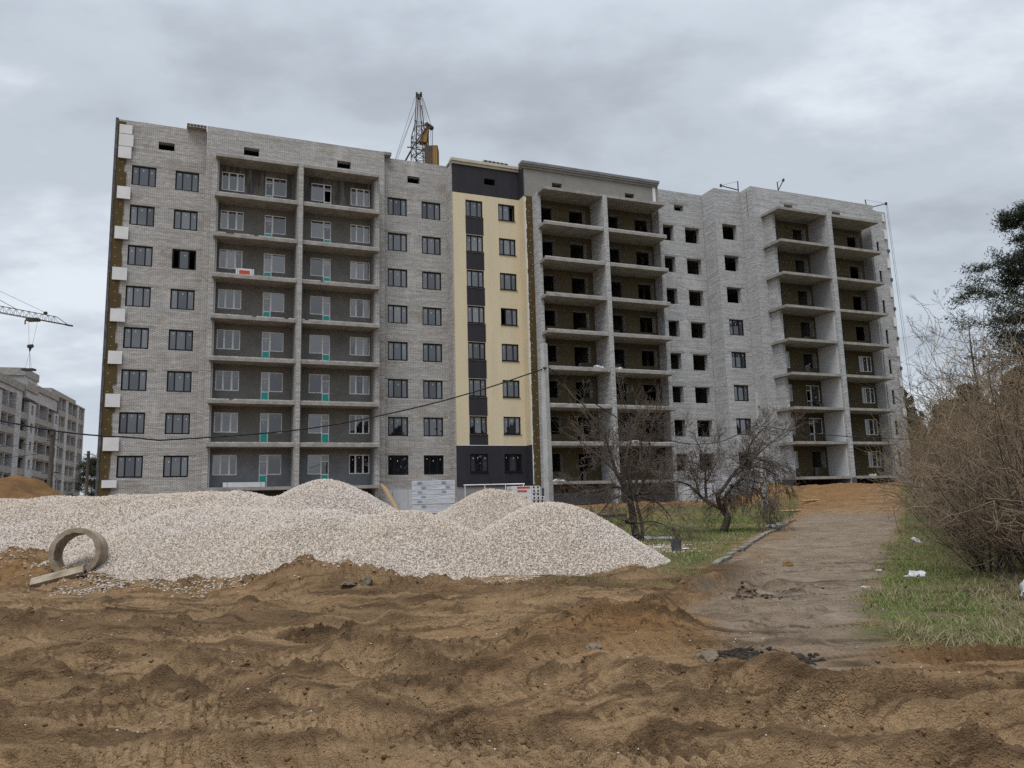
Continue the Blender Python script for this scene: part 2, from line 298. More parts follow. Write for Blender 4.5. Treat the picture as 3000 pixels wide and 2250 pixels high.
class MB:
    def __init__(s): s.v = []; s.f = []; s.m = []; s.mi = 0
    def face(s, pts):
        b = len(s.v); s.v += [tuple(p) for p in pts]; s.f.append(tuple(range(b, b+len(pts)))); s.m.append(s.mi)
    def box(s, x0, x1, y0, y1, z0, z1):
        b = len(s.v)
        s.v += [(x0,y0,z0),(x1,y0,z0),(x1,y1,z0),(x0,y1,z0),(x0,y0,z1),(x1,y0,z1),(x1,y1,z1),(x0,y1,z1)]
        for q in ((0,3,2,1),(4,5,6,7),(0,1,5,4),(1,2,6,5),(2,3,7,6),(3,0,4,7)):
            s.f.append(tuple(b+i for i in q)); s.m.append(s.mi)
        return s
    def bar(s, p, q, r, n=6, r2=None):
        p = Vector(p); q = Vector(q); d = (q-p)
        if d.length < 1e-6: return s
        d.normalize(); a = d.orthogonal().normalized(); c = d.cross(a); r2 = r if r2 is None else r2
        b = len(s.v)
        for P, rr in ((p, r), (q, r2)):
            for i in range(n):
                t = 2*PI*i/n+PI/n; s.v.append(tuple(P+rr*(math.cos(t)*a+math.sin(t)*c)))
        for i in range(n):
            j = (i+1) % n; s.f.append((b+i, b+j, b+n+j, b+n+i)); s.m.append(s.mi)
        s.f.append(tuple(b+i for i in range(n))[::-1]); s.m.append(s.mi)
        s.f.append(tuple(b+n+i for i in range(n))); s.m.append(s.mi)
        return s
    def path(s, pts, r, n=5):
        for a, b in zip(pts[:-1], pts[1:]): s.bar(a, b, r, n)
        return s
    def disc(s, c, nrm, r, n=10, inner=0):
        nrm = Vector(nrm).normalized(); a = nrm.orthogonal().normalized(); b_ = nrm.cross(a); c = Vector(c)
        s.face([c+r*(math.cos(2*PI*i/n)*a+math.sin(2*PI*i/n)*b_) for i in range(n)]); return s
    def mesh(s, name, uv=True):
        me = bpy.data.meshes.new(name); me.from_pydata(s.v, [], s.f); me.update()
        if max(s.m, default=0) > 0: me.polygons.foreach_set('material_index', s.m)
        if uv:
            ul = me.uv_layers.new(name='UVMap'); data = np.zeros((len(me.loops), 2), np.float32)
            for p in me.polygons:
                n = p.normal
                for li in p.loop_indices:
                    x, y, z = me.vertices[me.loops[li].vertex_index].co
                    if abs(n.z) > 0.7: data[li] = (x, y)
                    elif abs(n.x) > 0.7: data[li] = (y+0.13, z)
                    else: data[li] = (x, z)
            ul.data.foreach_set('uv', data.ravel())
        return me
    def _panes(s):
        o = []
        for g in GLASS: me = s.mesh('pane', False); me.materials.append(g); o.append(me)
        return o
    def build(s, name, mat, parent=None, smooth=False, uv=True):
        return link(name, s.mesh(name, uv), mat, parent, smooth)
def inst(name, me, loc, parent=None, rot=None, scale=None):
    o = bpy.data.objects.new(name, me); COL.objects.link(o); o.location = loc
    if rot: o.rotation_euler = rot
    if scale: o.scale = scale
    if parent: o.parent = parent
    return o

# value noise on numpy arrays
_T = np.random.default_rng(3).random((256, 256))
def vn(x, y, seed=0):
    x = x+seed*17.31; y = y+seed*9.73
    xi = np.floor(x).astype(int); yi = np.floor(y).astype(int); fx = x-xi; fy = y-yi
    fx = fx*fx*(3-2*fx); fy = fy*fy*(3-2*fy)
    a = _T[xi & 255, yi & 255]; b = _T[(xi+1) & 255, yi & 255]; c = _T[xi & 255, (yi+1) & 255]; d = _T[(xi+1) & 255, (yi+1) & 255]
    return (a*(1-fx)+b*fx)*(1-fy)+(c*(1-fx)+d*fx)*fy-0.5
def fbm(x, y, sc, oct=4, seed=0, gain=0.5):
    r = 0; a = 1.0; s = sc
    for o in range(oct): r = r+a*vn(x*s, y*s, seed+o*3); a *= gain; s *= 2.03
    return r
def worley(x, y, sc, seed=0):
    """distance to the nearest and second-nearest cell point, and that cell's own random number"""
    x = x*sc+seed*13.7; y = y*sc+seed*5.9; xi = np.floor(x).astype(int); yi = np.floor(y).astype(int)
    f1 = np.full(x.shape, 9.); f2 = np.full(x.shape, 9.); cr = np.zeros(x.shape)
    for a in (-1, 0, 1):
        for b in (-1, 0, 1):
            i = (xi+a) & 255; j = (yi+b) & 255
            d = (xi+a+.15+.7*_T[i, j]-x)**2+(yi+b+.15+.7*_T[j, (i+57) & 255]-y)**2; m = d < f1
            f2 = np.where(m, f1, np.minimum(f2, d)); cr = np.where(m, _T[(i+101) & 255, (j+31) & 255], cr); f1 = np.where(m, d, f1)
    return np.sqrt(f1), np.sqrt(f2), cr
def sstep(a, b, x):
    t = np.clip((x-a)/(b-a), 0, 1); return t*t*(3-2*t)
def pdist(x, y, pts, smooth=0):
    """distance, signed side and arclength to a polyline"""
    best = np.full(x.shape, 1e9); side = np.zeros(x.shape); arc = np.zeros(x.shape); s0 = 0
    for (ax, ay), (bx, by) in zip(pts[:-1], pts[1:]):
        dx, dy = bx-ax, by-ay; l2 = dx*dx+dy*dy; l = math.sqrt(l2)
        t = np.clip(((x-ax)*dx+(y-ay)*dy)/l2, 0, 1)
        ex, ey = x-(ax+t*dx), y-(ay+t*dy); d = np.sqrt(ex*ex+ey*ey); m = d < best
        best = np.where(m, d, best); side = np.where(m, np.sign(dx*(y-ay)-dy*(x-ax)), side); arc = np.where(m, s0+t*l, arc); s0 += l
    return best, side, arc, s0
def near_idx(x, y, pts, m):
    P = np.array(pts); return np.nonzero((x > P[:, 0].min()-m) & (x < P[:, 0].max()+m) & (y > P[:, 1].min()-m) & (y < P[:, 1].max()+m))[0]
def crv(pts, n=8):
    """Catmull-Rom through the points"""
    P = [np.array(p, float) for p in pts]; P = [2*P[0]-P[1]]+P+[2*P[-1]-P[-2]]; o = []
    for i in range(1, len(P)-2):
        for k in range(n):
            t = k/n
            o.append(0.5*((2*P[i])+(-P[i-1]+P[i+1])*t+(2*P[i-1]-5*P[i]+4*P[i+1]-P[i+2])*t*t+(-P[i-1]+3*P[i]-3*P[i+1]+P[i+2])*t**3))
    o.append(P[-2]); return [tuple(p) for p in o]

# ------------------------------------------------------------------ building frame: u along the facade, v towards the viewer
YAW = 0.388405; BD = 55.1816
BN = np.array([math.cos(YAW), math.sin(YAW)]); BQ = np.array([-math.sin(YAW), math.cos(YAW)])
ZB = EYE+3.7585                       # world height of the ground-floor window heads
def bw(u, v, z):                      # building coordinates to world
    xy = u*BN+(BD-v)*BQ; return (float(xy[0]), float(xy[1]), ZB+z)
def to_uv(x, y): return x*BN[0]+y*BN[1], BD-(x*BQ[0]+y*BQ[1])

# ------------------------------------------------------------------ ground
ROAD = crv([(3.05, 7.9), (3.25, 9.4), (3.85, 11.8), (5.2, 15.2), (7.0, 19), (9.8, 25), (14.6, 35), (20.2, 47), (23.3, 54)])
RUTS = [(crv([(-9, 10.2), (-4.35, 9.67), (-2.51, 9.27), (-1.27, 8.23), (-0.08, 7.75), (1.48, 6.85), (2.42, 6.27), (3.6, 5.68), (6, 4.6)]), 0.26, 0.085, 0.06),
        (crv([(-9, 8.6), (-4.4, 7.85), (-2.4, 6.80), (-1.32, 6.22), (-0.07, 5.80), (2, 5.2), (4, 4.4)]), 0.24, 0.08, 0.05),
        (crv([(-8, 6.2), (-4.0, 6.0), (-1.8, 5.4), (0.4, 4.9), (3, 4.2)]), 0.24, 0.06, 0.04),
        (crv([(-14, 13.6), (-6.4, 11.3), (-3.2, 11.9), (0.3, 11.6), (2.6, 12.6), (5.0, 16.2)]), 0.30, 0.10, 0.07)]
RIDGES_MAIN = [(crv([(-3.4, 10.15), (-2.6, 10.6), (-1.7, 9.95), (-1.02, 9.05), (-0.38, 9.2), (0.3, 10.2)]), 0.099, 0.116),
          (crv([(-4.9, 8.85), (-3.91, 8.8), (-3.18, 8.3), (-2.43, 7.62)]), 0.119, 0.136),
          (crv([(-4.4, 7.40), (-3.72, 7.33), (-3.08, 6.78), (-2.8, 6.42)]), 0.084, 0.129),
          (crv([(-8.5, 11.6), (-6.5, 12.21), (-5.7, 12.7), (-4.61, 12.8), (-2.6, 13.2)]), 0.109, 0.218),
          (crv([(0.05, 7.25), (0.74, 7.12), (1.25, 6.45)]), 0.079, 0.136),
          (crv([(1.6, 5.95), (2.36, 5.73), (2.79, 5.35), (3.3, 5.0)]), 0.099, 0.136),
          (crv([(2.75, 7.9), (3.72, 8.05), (4.4, 8.15), (5.4, 8.0), (7.2, 7.8)]), 0.134, 0.204),
          (crv([(2.5, 7.35), (3.15, 6.95), (4.1, 6.85), (5.2, 6.9)]), 0.109, 0.150),
          (crv([(-1.6, 8.2), (-0.9, 7.55), (-0.2, 7.1)]), 0.045, 0.170),
          (crv([(-1.0, 12.4), (0.6, 11.2), (1.4, 10.4)]), 0.074, 0.204)]
_r = np.random.default_rng(77); RIDGES = list(RIDGES_MAIN)
for _i in range(70):                                              # smaller scarps and squeezed-up lips left by wheels, mostly across the view
    _d = 4.8*math.exp(_r.random()*math.log(15.5/4.8)); _x = _r.uniform(-.72, .62)*_d; _y = _d; _a = _r.normal(-.10, .17); _l = _r.uniform(.7, 2.6)*(.5+_d/9); _c = _r.normal(0, .05)
    if abs(_x-(3.1+.28*max(_y-8.5, 0))) < 1.3 and _y > 8: continue
    RIDGES.append((crv([(_x-_l/2*math.cos(_a), _y-_l/2*math.sin(_a)), (_x, _y+_c*_l), (_x+_l/2*math.cos(_a), _y+_l/2*math.sin(_a))], 4), _r.uniform(.014, .036)*(.6+_d/14), _r.uniform(.05, .10)*(.6+_d/14)))
def _off(pts, dy): return [(x, y+dy*(.6+y/14)) for x, y in pts]
for _p, _w, _dp, _b in list(RUTS): RUTS.append((_off(_p, .72), _w*.9, _dp*.9, _b))            # the second wheel of each pair
for _k in range(7):
    _y = (5.3, 6.9, 8.9, 10.8, 12.2, 13.9, 14.9)[_k]; _s = _r.uniform(-.16, .05); _q = [(x*_y/6.5, _y+_s*x*_y/6.5*.5+_r.normal(0, .16)) for x in (-6.5, -4.2, -2.0, 0.2, 2.2)]
    RUTS.append((crv(_q), .19+.006*_y, .055, .06))
BUMPS = [(-13.5, 21.2, 0.40, 1.7), (-11.8, 19.4, 0.30, 1.3), (-10.0, 18.0, 0.32, 1.1), (-8.3, 17.4, 0.24, .9), (-7.0, 16.9, 0.26, .85), (-5.6, 16.5, 0.23, .7), (-4.75, 16.3, 0.22, .62), (-3.95, 16.2, 0.33, .85), (-3.2, 15.9, 0.23, .7),
         (-2.2, 15.8, 0.16, .8), (-1.2, 15.9, 0.19, .6), (-0.2, 15.5, 0.14, .6), (0.8, 15.9, 0.13, .7), (0.35, 13.8, 0.18, .5), (-15.5, 22.5, 0.43, 1.6), (2.6, 17.8, 0.12, .5)]
def base_h(x, y):
    u, v = to_uv(x, y)
    b = 0.30*sstep(15, 30, y)+0.22*sstep(28, 48, y)
    tgt = 1.45+1.0*sstep(36, 44, u)+0.0*u
    rise = sstep(20, 7.5, v)*sstep(40, 48, y+0*x)
    near = sstep(16, 5, v)
    k = np.maximum(sstep(18, 8.5, v-1.2*sstep(36, 44, u))*sstep(-6, 2, u), 0)
    b = b*(1-k)+tgt*k
    b = b+0.25*sstep(1.0, 5.0, x-(1.0+0.43*(y-8)+3.4))*sstep(9, 14, y)*sstep(60, 40, y)      # right verge stands a little proud
    return b+1.2*sstep(200, 700, np.sqrt(x*x+y*y))
def road_mask(x, y):
    d, s, a, l = pdist(x, y, ROAD); w = 0.78+0.65*sstep(8.5, 12.5, y)+0.55*sstep(13, 20, y)+0.35*sstep(20, 45, y)
    return sstep(w+0.22, w-0.18, d+0.6*fbm(x, y, 0.8, 4, 5))*sstep(52, 46, y), d
def lawn_mask(x, y):
    kerb_x = 4.75+(y-19.3)*0.43
    m = sstep(-0.1, 0.5, kerb_x-x)*sstep(-7.5, -4.5, x-(y-17)*0.25)*sstep(16.3, 19.5, y+0.9*(x-4))
    u, v = to_uv(x, y); m = m*sstep(9.5, 13.0, v)*sstep(0.2, 1.4, x-0.4)
    return np.clip(m*(0.85+0.9*fbm(x, y, 0.55, 4, 11)), 0, 1)
def verge_mask(x, y):
    ex = 5.05+(y-11.95)*0.515+0.5*fbm(x, y, 0.8, 3, 21)
    return sstep(-0.2, 0.5, x-ex)*sstep(8.3, 9.3, y+1.3*fbm(x, y, 0.7, 4, 4)+.16*(x-6))*sstep(70, 55, y)
def ground_h(x, y, detail=True):
    x = np.asarray(x, float); y = np.asarray(y, float)
    h = base_h(x, y)
    rm, rd = road_mask(x, y); lm = lawn_mask(x, y); vm = verge_mask(x, y)
    soft = np.clip(1-0.93*rm-0.85*lm-0.8*vm, 0.05, 1)
    far = sstep(60, 25, np.sqrt(x*x+y*y))
    wx = x+0.5*fbm(x, y, 0.5, 2, 31); wy = y+0.35*fbm(x, y, 0.6, 2, 37)
    mud = 0.05*fbm(wx*0.3, wy, 0.55, 3, 1)+0.022*fbm(wx*0.4, wy*1.2, 1.7, 3, 7)
    h = h+mud*soft*(0.3+0.7*far)
    for bx, by, bh, br in BUMPS:
        r2 = ((x-bx)/1.25)**2+(y-by)**2
        h = h+np.where(r2 < 9*br*br, bh*np.exp(-(r2/(0.75*br*br))**1.2)*np.clip(0.95+1.5*fbm(x, y, 1.1, 3, 41, .5), .3, 1.5), 0)
    # clay mound pushed up beside the road
    r2 = ((x-1.15)/1.2)**2+((y-10.1)/1.05)**2
    h = h+0.27*np.exp(-(r2/0.75)**1.5)*(1+0.9*fbm(x, y, 1.6, 4, 45))
    # ground cut and filled in front of the right-hand entrance
    u, v = to_uv(x, y)
    cut = sstep(20, 12, v)*sstep(22, 30, u)*sstep(62, 54, u)
    h = h+(0.40*fbm(x, y, 0.35, 4, 51)+0.22*np.abs(fbm(x*.7, y, 0.9, 4, 53))+0.10*fbm(x, y, 2.6, 3, 55))*cut
    h = h+(0.03*fbm(x, y, 1.6, 4, 57, .6)+.02*np.abs(fbm(x, y, 4.0, 2, 59)))*rm*sstep(60, 40, y)
    if detail:
        R_ = np.sqrt(x*x+y*y); nr = R_ < 30
        if nr.any():
            X = x[nr]; Y = y[nr]; hh = np.zeros_like(X); rough = np.zeros_like(X); flat = np.zeros_like(X)
            # long scarps and lips, drawn out along the way the wheels went
            yw = Y+.45*np.sin(.42*X+.5)+.30*np.sin(.17*X-1.0)+.25*fbm(X*.5, Y, .5, 2, 121)
            for sc_, am, sd_ in ((.75, .022, 131), (1.9, .017, 135), (4.2, .011, 139), (8.5, .006, 143)):
                nn = fbm(X*.15+.04*Y, yw, sc_, 3, sd_, .45); hh += am*np.tanh(nn/.045)*np.clip(.6+1.6*fbm(X*.5, Y, .7, 2, sd_+7), 0, 1.3)
                rough = np.maximum(rough, .8*np.exp(-(nn/.05)**2)*np.clip(.5+1.8*fbm(X, Y, 1.5, 2, sd_+9), 0, 1))
            for pts, w, dep, berm in RUTS:
                ii = near_idx(X, Y, pts, 3.2*w); d, s, a, l = pdist(X[ii], Y[ii], pts); q = np.exp(-(d/w)**4)
                hh[ii] *= 1-.85*q
                g = -1.5*dep*q+1.5*berm*np.exp(-((d-1.5*w)/(0.40*w))**2)*np.clip(0.6+1.8*vn(a*3.1, d*0+s*3, 61), 0, 2)
                lug = np.clip(np.sin(2*PI*(a+0.9*d)/0.15)*2.2, -1, 1)
                g += 0.024*q*lug*np.clip(0.9+vn(a*0.8, s*0, 63), 0, 1.3); hh[ii] += g; flat[ii] = np.maximum(flat[ii], q)
            for pts, ht, w in RIDGES:
                ii = near_idx(X, Y, pts, 6*w); d, s, a, l = pdist(X[ii], Y[ii], pts)
                ends = sstep(0, 0.45, a)*sstep(l, l-0.45, a)
                lobe = 0.70+0.6*vn(a*.8, a*0, 71)+0.45*vn(a*6.1+d*2, d*3, 73)
                dd = d+.35*w*vn(a*5.0, s*2.0, 75)
                lip = sstep(w*.45, -.0, dd)*(s < 0)+np.exp(-np.maximum(dd, 0)/(1.5*w))*(s >= 0)      # cut steep on the rut side, runs out gently behind
                hh[ii] += ht*lip*np.clip(ends, 0, 1)*np.clip(lobe, 0.15, 1.5); rough[ii] = np.maximum(rough[ii], 1.25*np.exp(-(d/(1.3*w))**2)*ends)
            for bx, by, bh, br in BUMPS: rough = np.maximum(rough, 1.3*np.exp(-(((X-bx)/1.25)**2+(Y-by)**2)/(1.1*br*br)))
            rough = np.maximum(rough, 1.2*np.exp(-((((X-1.15)/1.2)**2+((Y-10.1)/1.05)**2)/.9)))
            s_ = soft[nr]
            base_r = np.clip(0.24+1.2*np.clip(fbm(X*0.30, Y, 0.85, 3, 81), -0.2, 1), 0.05, .9)
            rough = np.clip(np.maximum(rough, base_r)*(1-0.85*flat)*np.clip(s_+0.06, 0, 1), 0, 1.4)
            w1, w1b, c1_ = worley(X*.6, Y*1.15, 6.0, 1); w2, w2b, c2_ = worley(X*.85, Y, 11.5, 2)
            blk = np.clip(w1b-w1, 0, .5)*2; blk2 = np.clip(w2b-w2, 0, .5)*2
            hh += (rough+.7*np.clip(rough-.6, 0, 1))*(0.055*(c1_-.35)*sstep(0.0, .20, blk)+0.062*(c2_-.35)*sstep(0, .22, blk2)+.03*(np.abs(fbm(X, Y, 22, 2, 95))-.1))*np.clip(.5+.04*Y, .6, 1.05)
            hh += 0.008*s_*fbm(X*0.45, Y*1.7, 9, 3, 99)+.022*s_*(1-flat)*fbm(X*.4, Y*1.5, 3.2, 3, 103)
            h = h.copy(); h[nr] += hh
    return h
def gh(x, y): return float(ground_h(np.array([x]), np.array([y]), False)[0])

def build_ground():
    th_f = np.radians(np.linspace(-46, 46, 880)); th_b = np.radians(np.linspace(46, 314, 70))[1:-1]
    th = np.concatenate([th_f, th_b]); nt_ = len(th)
    r = [0.02, 0.6, 1.2, 2.0, 2.8, 3.4, 3.9, 4.3]
    while r[-1] < 17: r.append(r[-1]*1.0036)
    while r[-1] < 30: r.append(r[-1]*1.0065)
    while r[-1] < 78: r.append(r[-1]*1.0095)
    while r[-1] < 130: r.append(r[-1]*1.03)
    while r[-1] < 1500: r.append(r[-1]*1.09)
    r = np.array(r); RR, TT = np.meshgrid(r, th, indexing='ij')
    X = RR*np.sin(TT); Y = RR*np.cos(TT); Z = ground_h(X, Y)
    V = np.stack([X, Y, Z], -1).reshape(-1, 3)
    i = np.arange(len(r)-1)[:, None]*nt_; j = np.arange(nt_)[None, :]; j2 = (j+1) % nt_
    F = np.stack([i+j, i+j2, i+nt_+j2, i+nt_+j], -1).reshape(-1, 4)[:, ::-1]
    me = mesh_np('ground', V, F)
    o = link('ground', me, ground_mat()); o['kind'] = 'structure'
    me.polygons.foreach_set('use_smooth', [True]*len(me.polygons))
    rm, rd = road_mask(V[:, 0], V[:, 1]); lm = lawn_mask(V[:, 0], V[:, 1]); vm = verge_mask(V[:, 0], V[:, 1])
    x, y = V[:, 0], V[:, 1]
    dark = np.zeros(len(V)); u, v = to_uv(x, y)
    for pts, w, k in ((crv([(-16, 15), (-7, 12.3), (-4, 12.4), (-2, 12.6)]), 0.75, 0.8), (crv([(-4.8, 8.5), (-3.4, 8.1), (-2.2, 7.3)]), 0.35, 0.45), (crv([(0.9, 16.6), (2.4, 15.4), (4.4, 17.6), (5.3, 20.5)]), 0.75, 0.8), (crv([(2.0, 8.5), (2.95, 8.1)]), 0.16, 1.1), (crv([(3.5, 13.1), (4.3, 13.6)]), 0.10, .9), (crv([(4.7, 14.2), (5.4, 14.7)]), 0.10, .9), (crv([(-4.2, 15.9), (-3.0, 15.4), (0.2, 15.2), (1.8, 17.6)]), 0.6, .55)):
        d, s, a, l = pdist(x, y, pts); dark = np.maximum(dark, k*np.exp(-(d/w)**2)*np.clip(0.9+1.6*fbm(x, y, 1.4, 3, 13), 0, 1))
    dry = np.zeros(len(V)); rn = np.hypot(x, y) < 22; xn, yn = x[rn], y[rn]; dk = np.zeros(rn.sum()); dr = np.zeros(rn.sum())
    for pts, w, dep, berm in RUTS:  # pale dry floors; shade of tread grooves and rut edges goes into the dark mask
        ii = near_idx(xn, yn, pts, 2.5*w); d, s, a, l = pdist(xn[ii], yn[ii], pts); dr[ii] = np.maximum(dr[ii], np.exp(-(d/(1.1*w))**4)*np.clip(.75+1.0*vn(a*.7, s*0, 15), 0, 1))
        lug = np.sin(2*PI*(a+0.9*d)/0.15); dk[ii] = np.maximum(dk[ii], .55*np.exp(-(d/w)**4)*(lug < -.35)*np.clip(.8+1.2*vn(a*.8, s*0, 63), 0, 1)*(yn[ii] < 11))
        dk[ii] = np.maximum(dk[ii], .85*np.exp(-((d-1.25*w)/(.22*w))**2)*np.clip(.5+1.8*vn(a*1.4, s*2, 17), 0, 1))
    for pts, ht, w in RIDGES:                                     # shade on steep near faces and lips painted in as darker, wet-looking soil
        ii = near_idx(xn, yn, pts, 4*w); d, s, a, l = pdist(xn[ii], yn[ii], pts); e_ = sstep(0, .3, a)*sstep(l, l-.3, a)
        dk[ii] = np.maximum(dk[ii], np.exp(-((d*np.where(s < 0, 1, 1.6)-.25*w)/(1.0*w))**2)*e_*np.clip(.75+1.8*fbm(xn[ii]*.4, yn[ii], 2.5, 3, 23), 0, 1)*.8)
    yw = yn+.45*np.sin(.42*xn+.5)+.30*np.sin(.17*xn-1.0)+.25*fbm(xn*.5, yn, .5, 2, 121)
    for sc_, sd_ in ((.75, 131), (1.9, 135), (4.2, 139), (8.5, 143)):  # shade along the near side of the scarps, put into the soil colour
        nn = fbm(xn*.15+.04*yn, yw, sc_, 3, sd_, .45); dk = np.maximum(dk, .95*np.exp(-((nn+.01)/.032)**2)*np.clip(.40+2.2*fbm(xn*.3, yn, 1.5, 3, sd_+9), 0, 1)*sstep(24, 18, yn))
    for bx, by, bh, br in BUMPS: dk = np.maximum(dk, .75*np.exp(-(((xn-bx)/1.25)**2+(yn-by)**2)/(.8*br*br))*np.clip(.5+2.2*fbm(xn, yn, 1.6, 4, 25), 0, 1)*(bx > -9))
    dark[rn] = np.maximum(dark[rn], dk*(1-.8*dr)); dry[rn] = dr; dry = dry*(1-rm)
    clay = np.exp(-(((x-1.35)/1.2)**2+((y-9.9)/1.0)**2))
    for (cx_, cy_, sx_, sy_, k) in ((-12.5, 19.6, 2.6, 1.6, .9), (4.6, 8.1, 2.3, 0.6, .8), (3.6, 13.4, 0.5, 2.2, .3), (-6.2, 16.4, 2, .8, .35)):
        clay = np.maximum(clay, k*np.exp(-(((x-cx_)/sx_)**2+((y-cy_)/sy_)**2)))
    d, s, a, l = pdist(x, y, crv([(2.2, 12.7), (3.64, 14.87), (4.9, 17.6), (6.4, 21), (9, 27), (12, 34)]))
    clay = np.maximum(clay, 0.85*np.exp(-(d/0.42)**2)*np.clip(0.6+1.2*fbm(x, y, 0.9, 3, 17), 0, 1))
    clay = np.maximum(clay, sstep(17, 12, v)*sstep(22, 25, u)*np.clip(0.75+0.9*fbm(x, y, 0.4, 4, 19), 0, 1)*sstep(100, 80, u))
    clay = np.clip(clay, 0, 1)
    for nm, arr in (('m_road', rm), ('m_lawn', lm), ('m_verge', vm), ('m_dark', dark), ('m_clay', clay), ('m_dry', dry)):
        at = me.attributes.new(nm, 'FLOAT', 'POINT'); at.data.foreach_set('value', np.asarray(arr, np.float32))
    return o
def ground_mat():
    m, nt, b = new_mat('building_site_ground')
    v = N(nt, 'ShaderNodeNewGeometry').outputs['Position']
    at = lambda n: N(nt, 'ShaderNodeAttribute', attribute_name=n).outputs['Fac']
    f1 = noise(nt, v, 0.55, 6, 0.65, 0.3, 1, 1); f2 = noise(nt, v, 4.0, 6, 0.7, 0.35, 1.2, 1); f3 = noise(nt, v, 24, 4, 0.7)
    c = mixc(nt, ramp2(nt, f1, 0.32, 0.68), (0.240, 0.146, 0.076), (0.335, 0.220, 0.125))
    c = mixc(nt, math_(nt, 'MULTIPLY', ramp2(nt, f2, 0.46, 0.68), 0.55), c, (0.088, 0.050, 0.026))
    c = mixc(nt, math_(nt, 'MULTIPLY', ramp2(nt, f3, 0.55, 0.78), 0.45), c, (0.25, 0.185, 0.12))
    f4 = noise(nt, v, 1.6, 6, 0.72, 0.22, 1.5, 1)
    c = mixc(nt, math_(nt, 'MULTIPLY', ramp2(nt, f4, 0.50, 0.66), 0.55), c, (0.082, 0.047, 0.024))
    c = mixc(nt, math_(nt, 'MULTIPLY', ramp2(nt, f4, 0.46, 0.34), 0.45), c, (0.38, 0.255, 0.14))
    c = mixc(nt, math_(nt, 'MULTIPLY', at('m_dry'), 0.6), c, (0.375, 0.255, 0.145))
    f5 = noise(nt, v, 1.0, 7, 0.72, 0.22, 3.0, 1)
    c = mixc(nt, math_(nt, 'MULTIPLY', ramp2(nt, f5, 0.53, 0.585), 0.55), c, (0.075, 0.044, 0.023))
    f6 = noise(nt, v, 1.0, 8, 0.74, 0.6, 8.0, 1)
    c = mixc(nt, math_(nt, 'MULTIPLY', ramp2(nt, f6, 0.545, 0.60), 0.6), c, (0.070, 0.042, 0.023))
    clayc = mixc(nt, ramp2(nt, f2, 0.35, 0.7), (0.265, 0.150, 0.062), (0.175, 0.095, 0.042))
    c = mixc(nt, math_(nt, 'MULTIPLY', at('m_clay'), 0.9), c, clayc)
    roadc = mixc(nt, ramp2(nt, noise(nt, v, 1.3, 6, 0.65), 0.35, 0.65), (0.235, 0.178, 0.128), (0.315, 0.250, 0.190))
    roadc = mixc(nt, math_(nt, 'MULTIPLY', ramp2(nt, noise(nt, v, 0.8, 5, 0.6, 1, 0.6), 0.5, 0.68), 0.5), roadc, (0.185, 0.128, 0.078))
    roadc = mixc(nt, math_(nt, 'MULTIPLY', ramp2(nt, f2, 0.54, 0.66), 0.65), roadc, (0.075, 0.062, 0.05))
    roadc = mixc(nt, math_(nt, 'MULTIPLY', ramp2(nt, noise(nt, v, 1.0, 6, 0.75, 1.0, 3.2, 1), 0.56, 0.66), 0.55), roadc, (0.085, 0.066, 0.05))
    roadc = mixc(nt, math_(nt, 'MULTIPLY', ramp2(nt, f3, 0.5, 0.75), 0.4), roadc, (0.26, 0.225, 0.19))
    rd = math_(nt, 'MULTIPLY', at('m_road'), math_(nt, 'SUBTRACT', 1.0, math_(nt, 'MULTIPLY', at('m_clay'), 0.8)), clamp=True)
    c = mixc(nt, rd, c, roadc)
    lawnc = mixc(nt, ramp2(nt, noise(nt, v, 1.1, 5, 0.6), 0.35, 0.62), (0.088, 0.130, 0.036), (0.130, 0.122, 0.060))
    c = mixc(nt, math_(nt, 'MULTIPLY', at('m_lawn'), 0.9), c, lawnc)
    vc = mixc(nt, ramp2(nt, noise(nt, v, 0.9, 5, 0.6), 0.4, 0.6), (0.112, 0.138, 0.042), (0.165, 0.138, 0.078))
    c = mixc(nt, math_(nt, 'MULTIPLY', at('m_verge'), 0.92), c, vc)
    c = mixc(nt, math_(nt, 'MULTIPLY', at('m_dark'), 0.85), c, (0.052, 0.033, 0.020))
    nt.links.new(c, b.inputs['Base Color']); S(b, 'Specular IOR Level', 0.08)
    rg = ramp2(nt, f1, 0.35, 0.6, (0.85,)*3, (0.98,)*3); nt.links.new(rg, b.inputs['Roughness'])
    hgt = math_(nt, 'ADD', math_(nt, 'MULTIPLY', f3, 0.5), noise(nt, v, 60, 3, 0.6))
    vo = N(nt, 'ShaderNodeTexVoronoi', feature='DISTANCE_TO_EDGE'); S(vo, 'Scale', 19.0)
    mpv = N(nt, 'ShaderNodeMapping'); S(mpv, 'Scale', (.75, 1.1, 1)); wv = N(nt, 'ShaderNodeVectorMath', operation='ADD'); nz = N(nt, 'ShaderNodeTexNoise'); S(nz, 'Scale', 6.0); nt.links.new(v, nz.inputs['Vector'])
    sv = N(nt, 'ShaderNodeVectorMath', operation='SCALE'); sv.inputs['Scale'].default_value = 0.22; nt.links.new(nz.outputs['Color'], sv.inputs[0]); nt.links.new(v, wv.inputs[0]); nt.links.new(sv.outputs[0], wv.inputs[1]); nt.links.new(wv.outputs[0], mpv.inputs[0]); nt.links.new(mpv.outputs[0], vo.inputs['Vector'])
    crk = math_(nt, 'MULTIPLY', math_(nt, 'MINIMUM', vo.outputs['Distance'], 0.16), 3.4)
    crk = math_(nt, 'MULTIPLY', crk, ramp2(nt, noise(nt, v, 1.1, 4, 0.6), 0.48, 0.68))
    hgt = math_(nt, 'ADD', hgt, crk)
    bump(nt, b, math_(nt, 'ADD', hgt, math_(nt, 'MULTIPLY', noise(nt, v, 9, 5, 0.7), 1.8)), 1.0, 0.04)
    return m
ground = build_ground()

